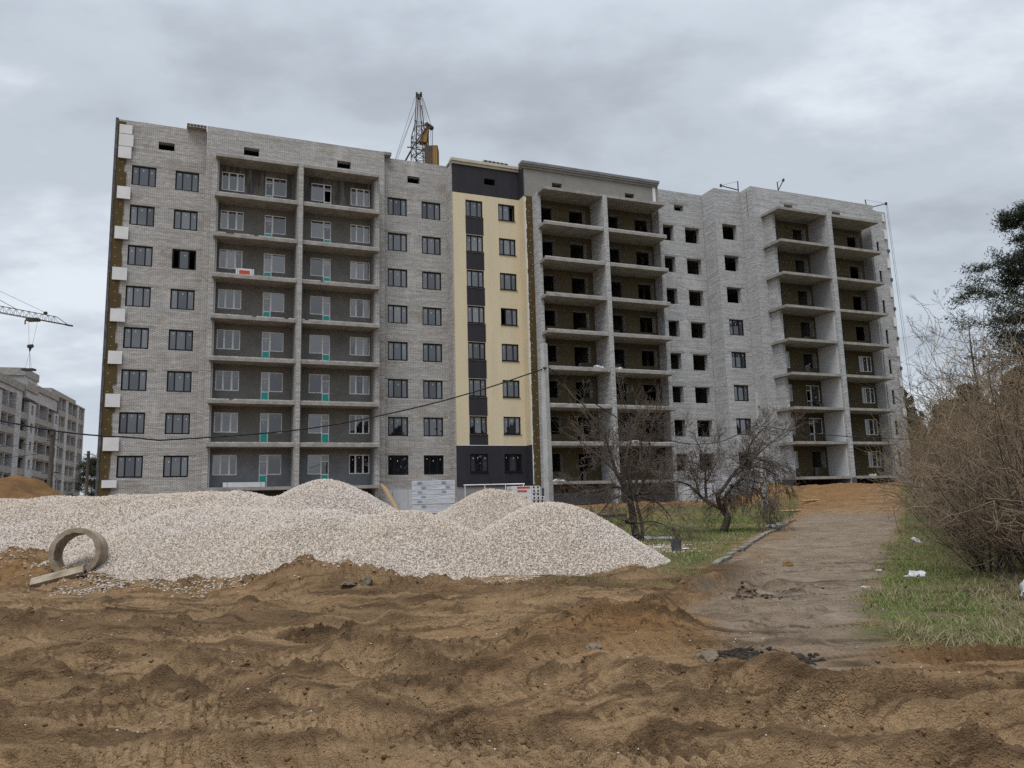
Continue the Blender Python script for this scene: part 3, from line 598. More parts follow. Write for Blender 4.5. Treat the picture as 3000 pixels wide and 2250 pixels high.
# ------------------------------------------------------------------ the apartment block
OFF = 4.0                              # root stands 4 m below the window heads of the ground floor
root = empty('apartment_building', (float(BD*BQ[0]), float(BD*BQ[1]), ZB-OFF), YAW)
props(root, 'long nine-storey white brick apartment block still under construction, one strip rendered beige and black', 'apartment building')
FL = [2.8*k for k in range(8)]         # window-head height of each storey
def wall(name, u0, u1, z0, z1, v, th, holes, mat, parent=root, label=None, reveal=None):
    """a wall slab with real openings; front face at v, thickness th behind it"""
    us = sorted({u0, u1, *[h[0] for h in holes], *[h[1] for h in holes]}); zs = sorted({z0, z1, *[h[2] for h in holes], *[h[3] for h in holes]})
    us = [a for a in us if u0 <= a <= u1]; zs = [a for a in zs if z0 <= a <= z1]
    m = MB(); nu, nz = len(us)-1, len(zs)-1
    solid = [[not any(h[0]-1e-6 <= (us[i]+us[i+1])/2 <= h[1]+1e-6 and h[2]-1e-6 <= (zs[k]+zs[k+1])/2 <= h[3]+1e-6 for h in holes) for k in range(nz)] for i in range(nu)]
    yf, yb = -v, -v+th
    P = lambda i, k, y: (us[i], y, zs[k]+OFF)
    sol = lambda i, k: 0 <= i < nu and 0 <= k < nz and solid[i][k]
    for i in range(nu):
        for k in range(nz):
            if not solid[i][k]: continue
            m.mi = 0
            m.face([P(i, k, yf), P(i+1, k, yf), P(i+1, k+1, yf), P(i, k+1, yf)])
            m.mi = 1 if reveal else 0
            m.face([P(i+1, k, yb), P(i, k, yb), P(i, k+1, yb), P(i+1, k+1, yb)])
            if not sol(i-1, k): m.face([P(i, k, yb), P(i, k, yf), P(i, k+1, yf), P(i, k+1, yb)])
            if not sol(i+1, k): m.face([P(i+1, k, yf), P(i+1, k, yb), P(i+1, k+1, yb), P(i+1, k+1, yf)])
            if not sol(i, k-1): m.face([P(i, k, yb), P(i+1, k, yb), P(i+1, k, yf), P(i, k, yf)])
            if not sol(i, k+1): m.face([P(i, k+1, yf), P(i+1, k+1, yf), P(i+1, k+1, yb), P(i, k+1, yb)])
    o = m.build(name, [mat, reveal] if reveal else mat, parent)
    if label: o['label'] = label
    return o
def pbox(name, u0, u1, v0, v1, z0, z1, mat, parent=root, label=None):
    o = MB().box(u0, u1, -v1, -v0, z0+OFF, z1+OFF).build(name, mat, parent)
    if label: o['label'] = label
    return o
def rep(u0, u1, lo, hi, floors=range(8)): return [(u0, u1, FL[k]+lo, FL[k]+hi) for k in floors]
TOP = 22.75; ZG = -4.6
B, BC = MT['brick'], MT['brick_clean']
# openings
H1, H2, H3, H4 = (-4.72, -3.21), (-2.02, -0.51), (12.75, 14.25), (15.40, 16.92)
LT, LD, RD, RT = (0.95, 2.44), (3.83, 5.26), (7.0, 8.42), (9.80, 11.22)
T1, T2 = (18.50, 19.90), (21.20, 22.60)
wall('brick_wall', -5.75, -0.1, ZG, TOP, 0.1, 0.5, rep(*H1, -1.4, 0)+rep(*H2, -1.4, 0)+[(-3.16, -2.15, 20.97, 21.54)], B, reveal=B)
wall('brick_wall', -0.1, 12.3, 20.16, TOP, 1.0, 0.5, [(2.33, 3.35, 21.0, 21.58), (8.80, 9.80, 21.0, 21.56)], B, reveal=B)
wall('brick_wall', -0.1, 0.32, ZG, 20.16, 1.0, 1.4, [], B)
wall('brick_wall', 11.72, 12.3, ZG, 20.16, 1.0, 1.4, [], B)
doorh = lambda u0, u1, left, fl=range(8), w=0.54: (rep(u0, u1, -1.34, 0, fl)+(rep(u0, u0+w, -2.16, -1.34, fl) if left else rep(u1-w, u1, -2.16, -1.34, fl)))
wall('plaster_wall', 0.32, 11.72, 0.1, 20.16, 0.95, 0.45, rep(*LT, -1.34, 0, range(1, 8))+rep(*RT, -1.34, 0, range(1, 8))+doorh(*LD, True, range(1, 8))+doorh(*RD, False, range(1, 8)), MT['plaster'], reveal=MT['interior'])
wall('plaster_wall', 0.32, 11.72, -2.3, 0.1, 0.95, 0.45, rep(*LT, -1.34, 0, [0])+rep(*RT, -1.34, 0, [0])+doorh(*LD, True, [0])+doorh(*RD, False, [0]), MT['plaster_low'], reveal=MT['interior'])
pbox('base_wall', 0.32, 11.72, 0.3, 0.9, ZG, -2.3, MT['tar'])
# piers and the wall between the two loggia stacks
pbox('brick_pier', 0.32, 0.66, 0.955, 1.95, ZG, 20.1, B); pbox('plaster_cheek', 0.662, 0.76, 0.955, 1.90, -2.3, 20.0, MT['plaster_side'])
pbox('brick_pier', 11.40, 11.72, 0.955, 1.95, ZG, 20.1, B); pbox('plaster_cheek', 11.33, 11.398, 0.955, 1.90, -2.3, 20.0, MT['plaster_side'])
pbox('divider_wall', 5.93, 6.22, 0.955, 2.62, ZG, 20.24, B)
pbox('plaster_cheek', 5.86, 5.928, 0.955, 2.4, -2.3, 20.0, MT['plaster_side']); pbox('plaster_cheek', 6.222, 6.29, 0.955, 2.4, -2.3, 20.0, MT['plaster_side'])
wall('brick_wall', 12.3, 17.5, ZG, TOP, 0.1, 0.5, rep(*H3, -1.4, 0)+rep(*H4, -1.4, 0)+[(14.30, 15.28, 20.97, 21.53)], B, reveal=B)

pbox('brick_return', 17.38, 17.497, 0.105, 1.36, ZG, 22.38, B)
# finished strip: black base, beige field, black head, cornice
wall('rendered_wall', 17.5, 22.97, 0.62, 20.09, 1.5, 0.6, rep(*T1, -1.33, 0, range(1, 8))+rep(*T2, -1.33, 0, range(1, 8)), MT['beige'], reveal=MT['beige'])
wall('black_base', 17.5, 22.97, -2.35, 0.62, 1.5, 0.6, rep(*T1, -1.33, 0, [0])+rep(*T2, -1.33, 0, [0]), MT['dark'], reveal=MT['dark'])
wall('black_head', 17.5, 22.97, 20.09, 22.40, 1.5, 0.6, [(20.07, 20.98, 21.04, 21.54)], MT['dark'], reveal=MT['dark'])
pbox('edge_trim', 17.5, 22.97, 1.4, 1.512, 0.62, 0.66, MT['foam'])
for k in range(7): pbox('black_panel', T1[0]-0.02, T1[1]+0.04, 1.45, 1.506, FL[k]+0.03, FL[k+1]-1.40, MT['dark'])
m = MB()
for (a, b_, vv, z0, z1) in ((17.42, 23.0, 1.58, 22.40, 22.60), (17.36, 22.94, 1.68, 22.60, 22.82)): m.box(a, b_, -vv, -1.0, z0+OFF, z1+OFF)
m.build('cornice', MT['cornice'], root)
# return on the right, then the unfinished insulation edge
m = MB(); m.box(22.97, 23.07, -2.46, -1.2, 0.62+OFF, 20.09+OFF); m.build('rendered_return', MT['beige'], root)
m = MB(); m.box(22.97, 23.07, -2.46, -1.2, -2.35+OFF, 0.62+OFF); m.build('black_return', MT['dark'], root)
m = MB(); m.box(22.97, 23.03, -2.46, -1.2, 20.09+OFF, 22.4+OFF); m.build('black_return', MT['dark'], root)
m = MB(); z = -2.3
while z < 20.0:
    h = random.uniform(0.15, 0.45); m.box(23.07, 23.12+random.uniform(0, 0.06), -2.47, -2.30, z+OFF, min(z+h, 20.05)+OFF); z += h
m.build('torn_foam_edge', MT['foam'], root)
# right part: main plane
wall('rendered_wall', 23.0, 35.4, 20.16, 22.42, 2.4, 0.5, [(25.5, 26.37, 21.06, 21.57), (32.18, 33.06, 21.06, 21.58)], MT['render_grey'], reveal=MT['render_grey'], label='grey base coat on the parapet')
wall('wool_strip', 23.03, 23.72, -2.5, 20.16, 2.42, 0.5, [], MT['wool_corner'])
m = MB()
for (a, b_, vv, z0, z1) in ((22.94, 35.36, 2.50, 22.42, 22.60), (22.88, 35.40, 2.62, 22.60, 22.74)): m.box(a, b_, -vv, -1.9, z0+OFF, z1+OFF)
m.build('cornice', MT['render_grey'], root)
m = MB(); m.box(22.84, 35.44, -2.68, -1.9, 22.74+OFF, 22.95+OFF); m.build('roof_capping', MT['roofing'], root)
pbox('foam_panel', 34.86, 35.13, 2.3, 2.45, 21.05, 22.40, MT['foam'])
wall('brick_wall', 35.13, 35.42, ZG, 22.90, 2.38, 0.78, [], BC)
MA, MD, MA2, MW2 = (24.12, 25.63), (27.0, 28.42), (30.25, 31.70), (33.07, 34.53)
wall('insulated_wall', 23.72, 35.13, -2.45, 20.16, 2.25, 0.5, rep(*MA, -1.36, 0)+doorh(*MD, True)+doorh(*MA2, False)+rep(*MW2, -1.36, 0), MT['wool'], reveal=MT['brick'])
pbox('brick_pier', 23.72, 24.03, 2.30, 3.34, -2.6, 20.16, BC); pbox('brick_pier', 34.72, 35.06, 2.30, 3.34, ZG, 20.16, BC)
pbox('divider_wall', 28.88, 29.25, 2.30, 4.50, ZG, 20.16, BC)
pbox('coated_foot', 23.73, 24.02, 2.30, 3.30, ZG, -2.61, MT['tar'])
wall('base_wall', 24.03, 34.72, ZG, -2.45, 2.3, 0.5, [(25.42, 25.93, -3.02, -2.68), (31.0, 31.5, -3.02, -2.68)], MT['lilac_plinth'], reveal=MT['dark'])
# recessed wall and bay
C1, C2, BB = (36.18, 37.31), (38.48, 39.98), (41.08, 42.58)
wall('brick_wall', 35.4, 40.45, ZG, TOP, 1.6, 0.5, rep(*C1, -1.37, 0)+rep(*C2, -1.37, 0)+[(37.5, 38.47, 21.0, 21.55)], BC, reveal=BC)
wall('brick_wall', 40.45, 43.25, ZG, TOP, 3.35, 0.5, rep(*BB, -1.36, 0), BC, reveal=BC)
pbox('brick_wall', 40.45, 40.95, 1.62, 2.85, ZG, TOP-0.003, BC)
# right wing
wall('brick_wall', 43.25, 57.2, 20.16, TOP, 4.7, 0.5, [(46.75, 47.7, 21.02, 21.57), (52.2, 53.15, 21.02, 21.57)], BC, reveal=BC)
wall('brick_wall', 43.25, 44.38, ZG, 20.16, 4.7, 0.6, [], BC); pbox('brick_wall', 43.25, 43.75, 3.36, 4.09, ZG, TOP-0.003, BC)
wall('brick_wall', 55.82, 57.2, ZG, 20.16, 4.7, 0.6, [], BC)
RA, RB, RA2, RW2 = (44.72, 46.10), (47.60, 49.02), (50.9, 52.45), (53.82, 55.28)
wall('insulated_wall', 44.38, 55.82, -2.45, 20.16, 4.58, 0.5, rep(*RA, -1.40, 0)+doorh(*RB, True)+doorh(*RA2, False)+rep(*RW2, -1.38, 0), MT['wool'], reveal=MT['brick'])
pbox('brick_pier', 44.38, 44.69, 4.62, 5.72, -2.6, 20.12, BC); pbox('brick_pier', 55.56, 55.82, 4.62, 5.72, ZG, 20.16, BC)
pbox('divider_wall', 49.30, 49.72, 4.62, 6.98, ZG, 20.16, BC)
for k in range(7):
    for (a, b_, vv) in ((49.22, 49.298, 6.7), (55.48, 55.558, 5.60)):
        o = pbox('plaster_cheek', a, b_, 4.60, vv, FL[k]-2.2, FL[k]+0.40, MT['plaster_white'] if k < 5 else MT['plaster_side'])
wall('brick_wall', 57.2, 59.6, ZG, TOP-0.1, 3.9, 0.5, rep(57.93, 58.42, -1.3, 0), BC, reveal=BC)
pbox('base_wall', 44.0, 55.9, 3.9, 4.55, ZG, -2.46, MT['tar']); pbox('coated_foot', 43.3, 44.7, 4.72, 5.80, ZG, -2.62, MT['tar'], label='grey-blue coated footing'); pbox('coated_foot', 49.28, 49.74, 6.985, 7.03, ZG, -2.3, MT['tar'])
# gables, back, roof, floors and cross walls that keep the rooms dark
pbox('gable_wall', -5.75, -5.25, -12.6, -0.41, ZG, TOP-0.004, B); pbox('gable_wall', 59.1, 59.6, -12.6, 3.39, ZG, TOP-0.104, BC); pbox('back_wall', -5.25, 59.1, -12.6, -12.1, ZG, TOP-0.01, BC)
pbox('roof_deck', -5.24, 59.09, -12.09, -0.42, 22.0, 22.2, MT['roofing'])
for a, b_, vv in ((0.33, 12.2, 0.49), (17.51, 35.3, 0.88), (35.42, 40.44, 1.08), (40.46, 43.24, 2.8), (43.26, 57.1, 4.07), (57.21, 59.05, 3.38)):
    pbox('roof_deck', a, b_, -0.415, vv, 22.003, 22.203, MT['roofing'])
m = MB()
for k in range(10):
    z = -2.42+2.8*k
    for a, b_, vv in ((-5.24, 0.31, -0.42), (0.33, 11.71, 0.48), (11.73, 17.45, -0.42), (17.55, 22.9, 0.88), (23.1, 35.1, 1.73), (35.45, 40.4, 1.08), (41.0, 43.2, 2.8), (43.8, 55.8, 4.05), (55.85, 59.05, 3.35)):
        m.box(a, b_, -vv, 12.0, z+OFF, z+0.2+OFF)
m.build('floor_slab', MT['interior'], root)
m = MB()
for u in (-0.05, 5.9, 12.3, 17.45, 23.0, 26.3, 29.0, 32.2, 35.4, 37.9, 41.0, 43.6, 46.8, 49.4, 53.0, 55.8): m.box(u-0.12, u+0.12, 0.55, 5.5, -2.2+OFF, 21.9+OFF)
for u, vv in ((26.3, 1.7), (29.0, 1.7), (32.2, 1.7), (37.9, 1.0), (46.8, 4.0), (49.4, 4.0), (53.0, 4.0)): m.box(u-0.12, u+0.12, -vv, 0.54, -2.2+OFF, 21.9+OFF)
m.box(-5.2, 59.0, 5.51, 5.75, -2.2+OFF, 21.9+OFF)
m.build('cross_wall', MT['interior'], root)

# balcony slabs, each its own part; a course of white bricks on the front edge of the left stacks
def slab(u0, u1, v0, v1, k):
    z = 2.8*k-2.38
    o = pbox('balcony_slab', u0, u1, v0, v1, z, z+0.215, MT['concrete']); return o
brick_me = MB().box(-0.122, 0.122, -0.055, 0.055, 0, 0.082).mesh('brick')
brick_me.materials.append(MT['loose_brick'])
for k in range(9):
    for (u0, u1) in ((0.52, 5.925), (6.225, 11.62)):
        s = slab(u0, u1, 0.96, 2.46, k)
        if 1 <= k <= 7:
            n = 21; w = (u1-u0)/n
            for i in range(n):
                if k < 7 and random.random() < 0.02: continue
                inst('brick', brick_me, (u0+w*(i+0.5)+random.uniform(-.008, .008), -2.39+random.uniform(-.012, .012), 2.8*k-2.165+OFF+0.001), s, (0, 0, random.uniform(-.03, .03)), (w/0.252, 1, random.uniform(.92, 1.06)))
    for (u0, u1) in ((23.78, 28.875), (29.255, 34.66)):
        s = slab(u0, u1, 2.26, 4.42, k)
        if 1 <= k <= 7:
            m = MB(); n = 20; w = (u1-u0)/n
            for i in range(n):
                c = u0+w*(i+.5); m.box(c-w*.485, c+w*.485, -4.40+random.uniform(-.012, .012), -4.28, 2.8*k-2.164+OFF, 2.8*k-2.164+0.085*random.uniform(.92, 1.06)+OFF)
            o = m.build('brick_course', MT['loose_brick'], s); o['kind'] = 'stuff'
    for (u0, u1) in ((44.12, 49.295), (49.725, 55.30)):
        slab(u0, u1, 4.59, 6.86, k)

# lintels
def lintel(u0, u1, v, z, h=0.135):
    return pbox('lintel', u0, u1, v-0.05, v+random.uniform(.006, .02), z+0.015, z+0.015+h, MT['lintel'])
for k in range(8):
    for (a, b_), v in ((H1, .1), (H2, .1), (H3, .1), (H4, .1), (C1, 1.6), (C2, 1.6), (BB, 3.35)):
        lintel(a-random.uniform(.25, .42), b_+random.uniform(.25, .42) if b_ < 39 or v > 2 else b_+0.3, v, FL[k])
for (a, b_, v, z) in ((46.3, 48.3, 4.7, 21.62), (51.7, 53.7, 4.7, 21.62), (37.0, 39.0, 1.6, 21.58)): lintel(a, b_, v, z)

# insulation trial pieces up the left corner: wool with white foam plates over it
m = MB(); z = -4.4
while z < 22.5:
    h = random.choice((0.3, 0.6, 0.9)); m.box(-5.72, -5.10+random.choice((-.1, -.04, 0, .06, .12)), -0.17, -0.105, z+OFF, min(z+h, 22.83)+OFF); z += h
m.build('wool_strip', MT['wool_corner'], root)
m = MB(); z = -4.4
while z < 22.6:
    h = random.uniform(.3, .8); m.box(-5.84, -5.66-random.uniform(0, .06), -0.20-random.uniform(0, .02), 0.0, z+OFF, z+h+OFF); z += h
m.build('glue_edge', MT['tar'], root)
for z0, z1, u0, u1 in [(21.70, 22.33, -5.58, -4.80), (20.82, 21.66, -5.58, -4.70), (19.95, 20.78, -5.58, -4.79)]+[(2.8*k+.30, 2.8*k+1.15, -5.52-.03*random.random(), -4.68+random.uniform(-.06, .05)) for k in range(7)]+[(-2.02, -1.54, -5.5, -4.65)]:
    pbox('foam_panel', u0, u1, 0.175, 0.27, z0, z1, MT['foam'])
for k in range(8):
    z0 = 2.8*k+0.35
    pbox('foam_panel', 59.15, 59.52, 3.91, 4.02, z0, z0+0.86, MT['foam']); pbox('dowel_block', 59.42, 59.66, 3.85, 3.98, z0-1.25, z0-0.95, MT['tar'])
pbox('foam_panel', 59.12, 59.36, 3.91, 4.0, 21.7, 22.4, MT['foam'])
# pale plate fixings on the wool, dark ones on the plinth boards
m = MB()
def fix(u, v, z, r=0.03): m.disc((u, -v-0.004, z+OFF), (0, -1, 0), r, 6)
for (u0, u1, v) in ((23.8, 35.0, 2.25), (44.8, 55.4, 4.58)):
    for k in range(8):
        dens = 1.0 if (u0 < 40 or k in (7, 6, 1)) else 0.25
        for i in range(int((u1-u0)/0.42)):
            for j in range(5):
                u = u0+0.42*i+0.2*(j % 2)+random.uniform(-.05, .05); z = FL[k]-2.0+0.5*j+random.uniform(-.05, .05)
                hs = (MA, MD, MA2, MW2) if u0 < 40 else (RA, RB, RA2, RW2)
                if random.random() > dens*0.75 or any(a-.08 < u < b_+.08 and z < FL[k]+.08 for a, b_ in hs) or abs(u-29.07) < .3 or abs(u-49.5) < .35: continue
                fix(u, v, z, 0.018 if u0 < 40 else 0.03)
for i in range(46): fix(23.4+random.uniform(-.2, .2), 2.42, -2.2+i*.48, 0.032)
for i in range(40): fix(-5.4+random.uniform(-.1, .1), .17, -1.9+i*.6, 0.025)
o = m.build('pale_fixings', MT['fleck'], root, uv=False); o['kind'] = 'stuff'
# plinth boards
for i in range(5): pbox('plinth_board', 11.95+i*1.12, 11.95+i*1.12+1.10, 0.1, 0.19+.01*(i % 2), ZG, -2.44, MT['foam_plinth'])
pbox('plinth_board', 23.0, 23.7, 2.4, 2.52, ZG, -2.5, MT['foam_plinth'])
for i in range(10): pbox('plinth_board', 35.45+i*.5, 35.45+i*.5+.49, 1.6, 1.68+.006*(i % 2), ZG, -2.6, MT['foam'])
for i in range(5): pbox('plinth_board', 40.47+i*.55, 40.47+i*.55+.54, 3.35, 3.43+.006*(i % 2), ZG, -2.6, MT['foam'])
m = MB()
for i in range(40): fix(random.uniform(24.2, 34.5), 2.3, random.uniform(-4.1, -2.6), .03)
for i in range(16): fix(random.uniform(12, 17.3), .20, random.uniform(-4.2, -2.7), .03)
for i in range(6): fix(23.1+.5*(i % 2), 2.52, -2.7-.5*(i//2), .035)
o = m.build('dark_fixings', MT['dot'], root, uv=False); o['kind'] = 'stuff'
wall('black_plinth', 17.5, 22.97, ZG, -2.35, 1.42, 0.4, [], MT['lilac_plinth'], label='unfinished pale plinth under the black base')

# ---- windows: frame, panes, white stickers; built once per pattern and copied
def win_parts(w, h, dark=True, kind='tri', flip=False, left_door=True):
    """returns frame mesh, list of (pane mesh, loc), extra list; local: x right, y back, z up from the head (negative)"""
    f = MB(); D = 0.07; e = 0.095 if dark else 0.062
    panes = []; extra = []
    fr = lambda x0, x1, z0, z1: f.box(x0, x1, -0.015, D, z0, z1)
    if kind == 'tri':
        mu = 0.085 if dark else 0.11; cwid = 0.335*w if dark else 0.295*w
        x1 = (w-cwid)/2-mu/2; x2 = (w+cwid)/2+mu/2
        fr(0, w, -e, 0); fr(0, w, -h, -h+e); fr(0, e, -h+e, -e); fr(w-e, w, -h+e, -e); fr(x1-mu/2, x1+mu/2, -h+e, -e); fr(x2-mu/2, x2+mu/2, -h+e, -e)
        panes = [(e, x1-mu/2, -h+e, -e), (x1+mu/2, x2-mu/2, -h+e, -e), (x2+mu/2, w-e, -h+e, -e)]
    elif kind == 'slim':
        e = 0.06; fr(0, w, -e, 0); fr(0, w, -h, -h+e); fr(0, e, -h+e, -e); fr(w-e, w, -h+e, -e); panes = [(e, w-e, -h+e, -e)]
    elif kind == 'door':
        dw = 0.54; H = 2.16; t = 0.43
        a, b_ = (0, dw) if left_door else (w-dw, w)           # door part
        c, d = (dw, w) if left_door else (0, w-dw)            # window part
        fr(a, b_, -e, 0); fr(a, a+e, -H, -e); fr(b_-e, b_, -H, -e); fr(a+e, b_-e, -t-e, -t); fr(a+e, b_-e, -h-0.05, -h+0.02); fr(a+e, b_-e, -H, -H+0.06)
        s0, s1 = (c+0.002, d) if left_door else (c, d-0.002)
        fr(s0, s1, -e, 0); fr(s0, s1, -h, -h+e); fr(s0, s0+e*.7, -h+e, -e); fr(s1-e*.7, s1, -h+e, -e)
        panes = [(a+e, b_-e, -t, -e), (a+e, b_-e, -h+0.02, -t-e), (s0+e*.7, s1-e*.7, -h+e, -e)]
        extra = [(a+e, b_-e, -H+0.06, -h-0.05)]
    return f.mesh('window_frame'), panes, extra
FR = {}
def window(pattern, u, v, z, w, h, open_panes=(), name='window', label=None, leaf=True):
    key = (pattern, round(w, 3), round(h, 3))
    if key not in FR:
        dark = pattern.startswith('dark')
        kind = 'slim' if 'slim' in pattern else 'door' if 'door' in pattern else 'tri'
        fm, pn, ex = win_parts(w, h, dark, kind, left_door='left' in pattern)
        fm.materials.append(MT['pvc_dark'] if dark else MT['pvc_white'])
        pm = []
        for (x0, x1, z0, z1) in pn:
            q = MB().box(-(x1-x0)/2-.004, (x1-x0)/2+.004, 0, 0.012, -(z1-z0)/2-.004, (z1-z0)/2+.004)._panes()
            pm.append((q, ((x0+x1)/2, 0.022, (z0+z1)/2)))
        em = []
        for (x0, x1, z0, z1) in ex:
            q = MB().box(x0-.003, x1+.003, -0.005, 0.03, z0-.003, z1+.003).mesh('lower_panel', False); q.materials.append(MT['teal']); em.append(q)
        FR[key] = (fm, pm, em)
    fm, pm, em = FR[key]
    o = inst(name, fm, (u, -v, z+OFF), root)
    if label: o['label'] = label
    st = MB()
    for i, (q, lc) in enumerate(pm):
        if i in open_panes: continue
        q = random.choice(q); inst('pane', q, lc, o, (random.uniform(-.006, .006), 0, random.uniform(-.008, .008)))
        x0 = lc[0]+random.uniform(-.06, .06); hz_ = max(vv.co.z for vv in q.vertices)
        if hz_ > .25:
            zz = lc[2]+hz_-random.choice((.14, .16, .2, .3)); st.box(x0-.022, x0+.022, .010, .0115, zz-.05, zz+.05)
        else: st.box(x0-.06, x0+.02, .010, .0115, lc[2]-.07, lc[2]-.03)
    if st.v:
        s = st.build('sticker', MT['sticker'], o, uv=False); s['kind'] = 'stuff'
    for q in (em if leaf else ()): inst('lower_panel', q, (0, 0, 0), o)
    return o
for k in range(8):
    window('dark_tri', H1[0], 0.0, FL[k], H1[1]-H1[0], 1.4)
    window('dark_tri', H2[0], 0.0, FL[k], H2[1]-H2[0], 1.4, (0, 2) if k == 5 else (), label='window with both side sashes wide open' if k == 5 else None)
    window('dark_tri', H3[0], 0.0, FL[k], H3[1]-H3[0], 1.4); window('dark_tri', H4[0], 0.0, FL[k], H4[1]-H4[0], 1.4)
    op = {7: (2,), 4: (0,)}.get(k, ())
    window('dark_tri', T1[0], 1.38, FL[k], T1[1]-T1[0], 1.33); window('dark_tri', T2[0], 1.38, FL[k], T2[1]-T2[0], 1.33, op, label='window with one side sash open' if op else None)
    window('white_tri', LT[0], 0.90, FL[k], LT[1]-LT[0], 1.34); window('white_tri', RT[0], 0.90, FL[k], RT[1]-RT[0], 1.34)
    window('white_door_left', LD[0], 0.90, FL[k], LD[1]-LD[0], 1.34, (), 'balcony_door')
    window('white_door_right', RD[0], 0.90, FL[k], RD[1]-RD[0], 1.34, (1,) if k == 7 else (), 'balcony_door')
    window('dark_slim', 57.93, 3.8, FL[k], 0.49, 1.3)
for k in (1, 2, 3, 4): window('dark_tri', BB[0], 3.25, FL[k], BB[1]-BB[0], 1.36)
for k in range(4):
    window('white_tri', RA[0], 4.52, FL[k], RA[1]-RA[0], 1.40); window('white_tri', RW2[0], 4.52, FL[k], RW2[1]-RW2[0], 1.38)
for k in (1, 2): window('white_door_left', RB[0], 4.52, FL[k], RB[1]-RB[0], 1.34, (1,), 'balcony_door', 'balcony door standing open', False)
# window ledges of the finished strip
for k in range(8):
    for (a, b_) in (T1, T2): pbox('window_sill', a-.03, b_+.03, 1.40, 1.56, FL[k]-1.37, FL[k]-1.335, MT['pvc_dark'])

# ------------------------------------------------------------------ low brick infill under unfinished openings, odds and ends on the balconies
for (lo, hi, fl) in ((MD[0]+.55, MD[1]-.01, range(8)), (MA2[0]+.01, MA2[1]-.55, range(8))):
    for k in fl:
        if random.random() < .6: pbox('low_infill', lo+.02, hi-.02, 1.78, 2.06, FL[k]-2.16, FL[k]-1.35-random.choice((0, 0.0, .25, .5)), MT['loose_brick'])
for k in (0, 3, 4, 5): pbox('low_infill', RB[0]+.56, RB[1]-.02, 4.15, 4.42, FL[k]-2.16, FL[k]-1.36-(0.3 if k == 5 else 0), MT['loose_brick'])

def lump(name, loc, sx, sy, sz, mat, seed, n=3, rough=.35, parent=None, cat=None, label=None, group=None):
    r_ = np.random.default_rng(seed)
    import bmesh
    bm = bmesh.new(); bmesh.ops.create_icosphere(bm, subdivisions=n, radius=1)
    for v_ in bm.verts:
        c = v_.co; k = 1+rough*(fbm(np.array([c.x*1.3+seed]), np.array([c.y*1.3+c.z*1.7]), 1.0, 3, seed % 50)[0]*2.2)
        v_.co = Vector((c.x*sx*k, c.y*sy*k, max(c.z*sz*k, -.15*sz)))
    me = bpy.data.meshes.new(name); bm.to_mesh(me); bm.free()
    o = link(name, me, mat, parent); o.location = loc
    if label: props(o, label, cat, group)
    return o
def sack(u, v, z, w, seed, label):
    x, y, zz = bw(u, v, z); o = lump('rubbish_sack', (x, y, zz), w, w*.6, w*.55, MT['plastic'], seed, 3, .5, None, 'sack', label)
    o.rotation_euler = (0, 0, YAW)
sack(28.35, 3.6, FL[6]-2.15, .38, 11, 'crumpled white sack by the middle wall, seventh floor of the grey loggias')
sack(28.2, 4.0, FL[3]-2.15, .42, 12, 'crumpled white sack left of the middle wall, fourth floor of the grey loggias')
sack(29.65, 4.1, FL[3]-2.15, .36, 13, 'crumpled white sack right of the middle wall, fourth floor of the grey loggias')
sack(24.5, 3.9, FL[0]-2.15, .45, 14, 'patterned pale sack beside the concrete pole on the ground-floor slab')
sack(52.6, 6.0, FL[0]-2.15, .40, 15, 'white sack on the ground-floor slab of the far right loggia')
sack(30.8, 4.0, FL[1]-2.15, .55, 16, 'heap of white film behind the apple tree on the first-floor slab')
# insulation pack on the sixth-floor balcony, bundles on the ground-floor slab
def pack(u, v, z, w, h, d, label, red=True):
    x, y, zz = bw(u, v, z); t = empty('insulation_pack', (x, y, zz), YAW); props(t, label, 'insulation pack')
    MB().box(0, w, 0, d, 0, h).build('board_bundle', MT['foam'], t)
    if red: MB().box(w*.18, w*.78, -.006, .0, h*.25, h*.8).build('printed_band', MT['red'], t)
    m = MB()
    for i in range(2): m.box(w*(.1+.8*i)-.02, w*(.1+.8*i)+.02, -.004, d+.004, -.001, h+.004)
    m.build('strap', MT['wrap_print'], t); return t
pack(2.0, 1.9, FL[5]-2.15, 1.15, .62, .5, 'white insulation pack with a red band on the third balcony from the top')
pack(2.0, 1.5, FL[2]-2.15, 1.3, .14, .5, 'thin pale board bundle on the third-floor balcony', False)
pack(1.6, 1.6, FL[0]-2.15, 2.6, .32, .5, 'long pale board bundle on the ground-floor balcony behind the gravel', False)
# hollow-core slabs left lying on the parapets
def hollow(u, v, z, w, l, label, rz=0.0):
    x, y, zz = bw(u, v, z); t = empty('hollow_core_slab', (x, y, zz), YAW+rz); props(t, label, 'concrete slab')
    MB().box(0, w, 0, l, 0, .22).build('slab_body', MT['lintel'], t)
    m = MB(); n = 6
    for i in range(n): m.disc((w*(i+.5)/n, -.004, .11), (0, -1, 0), w/n*.36, 10)
    m.build('core_hole', MT['dot'], t, uv=False)
hollow(-1.42, .55, TOP+.003, 1.28, 3.0, 'grey hollow-core slab jutting over the parapet at the left stair')
hollow(12.32, .62, TOP+.003, .62, 3.0, 'short hollow-core slab end on the parapet left of the crane')
hollow(20.2, 1.2, 23.0, 2.1, 1.2, 'hollow-core slab lying on the roof above the black and beige strip', .04)

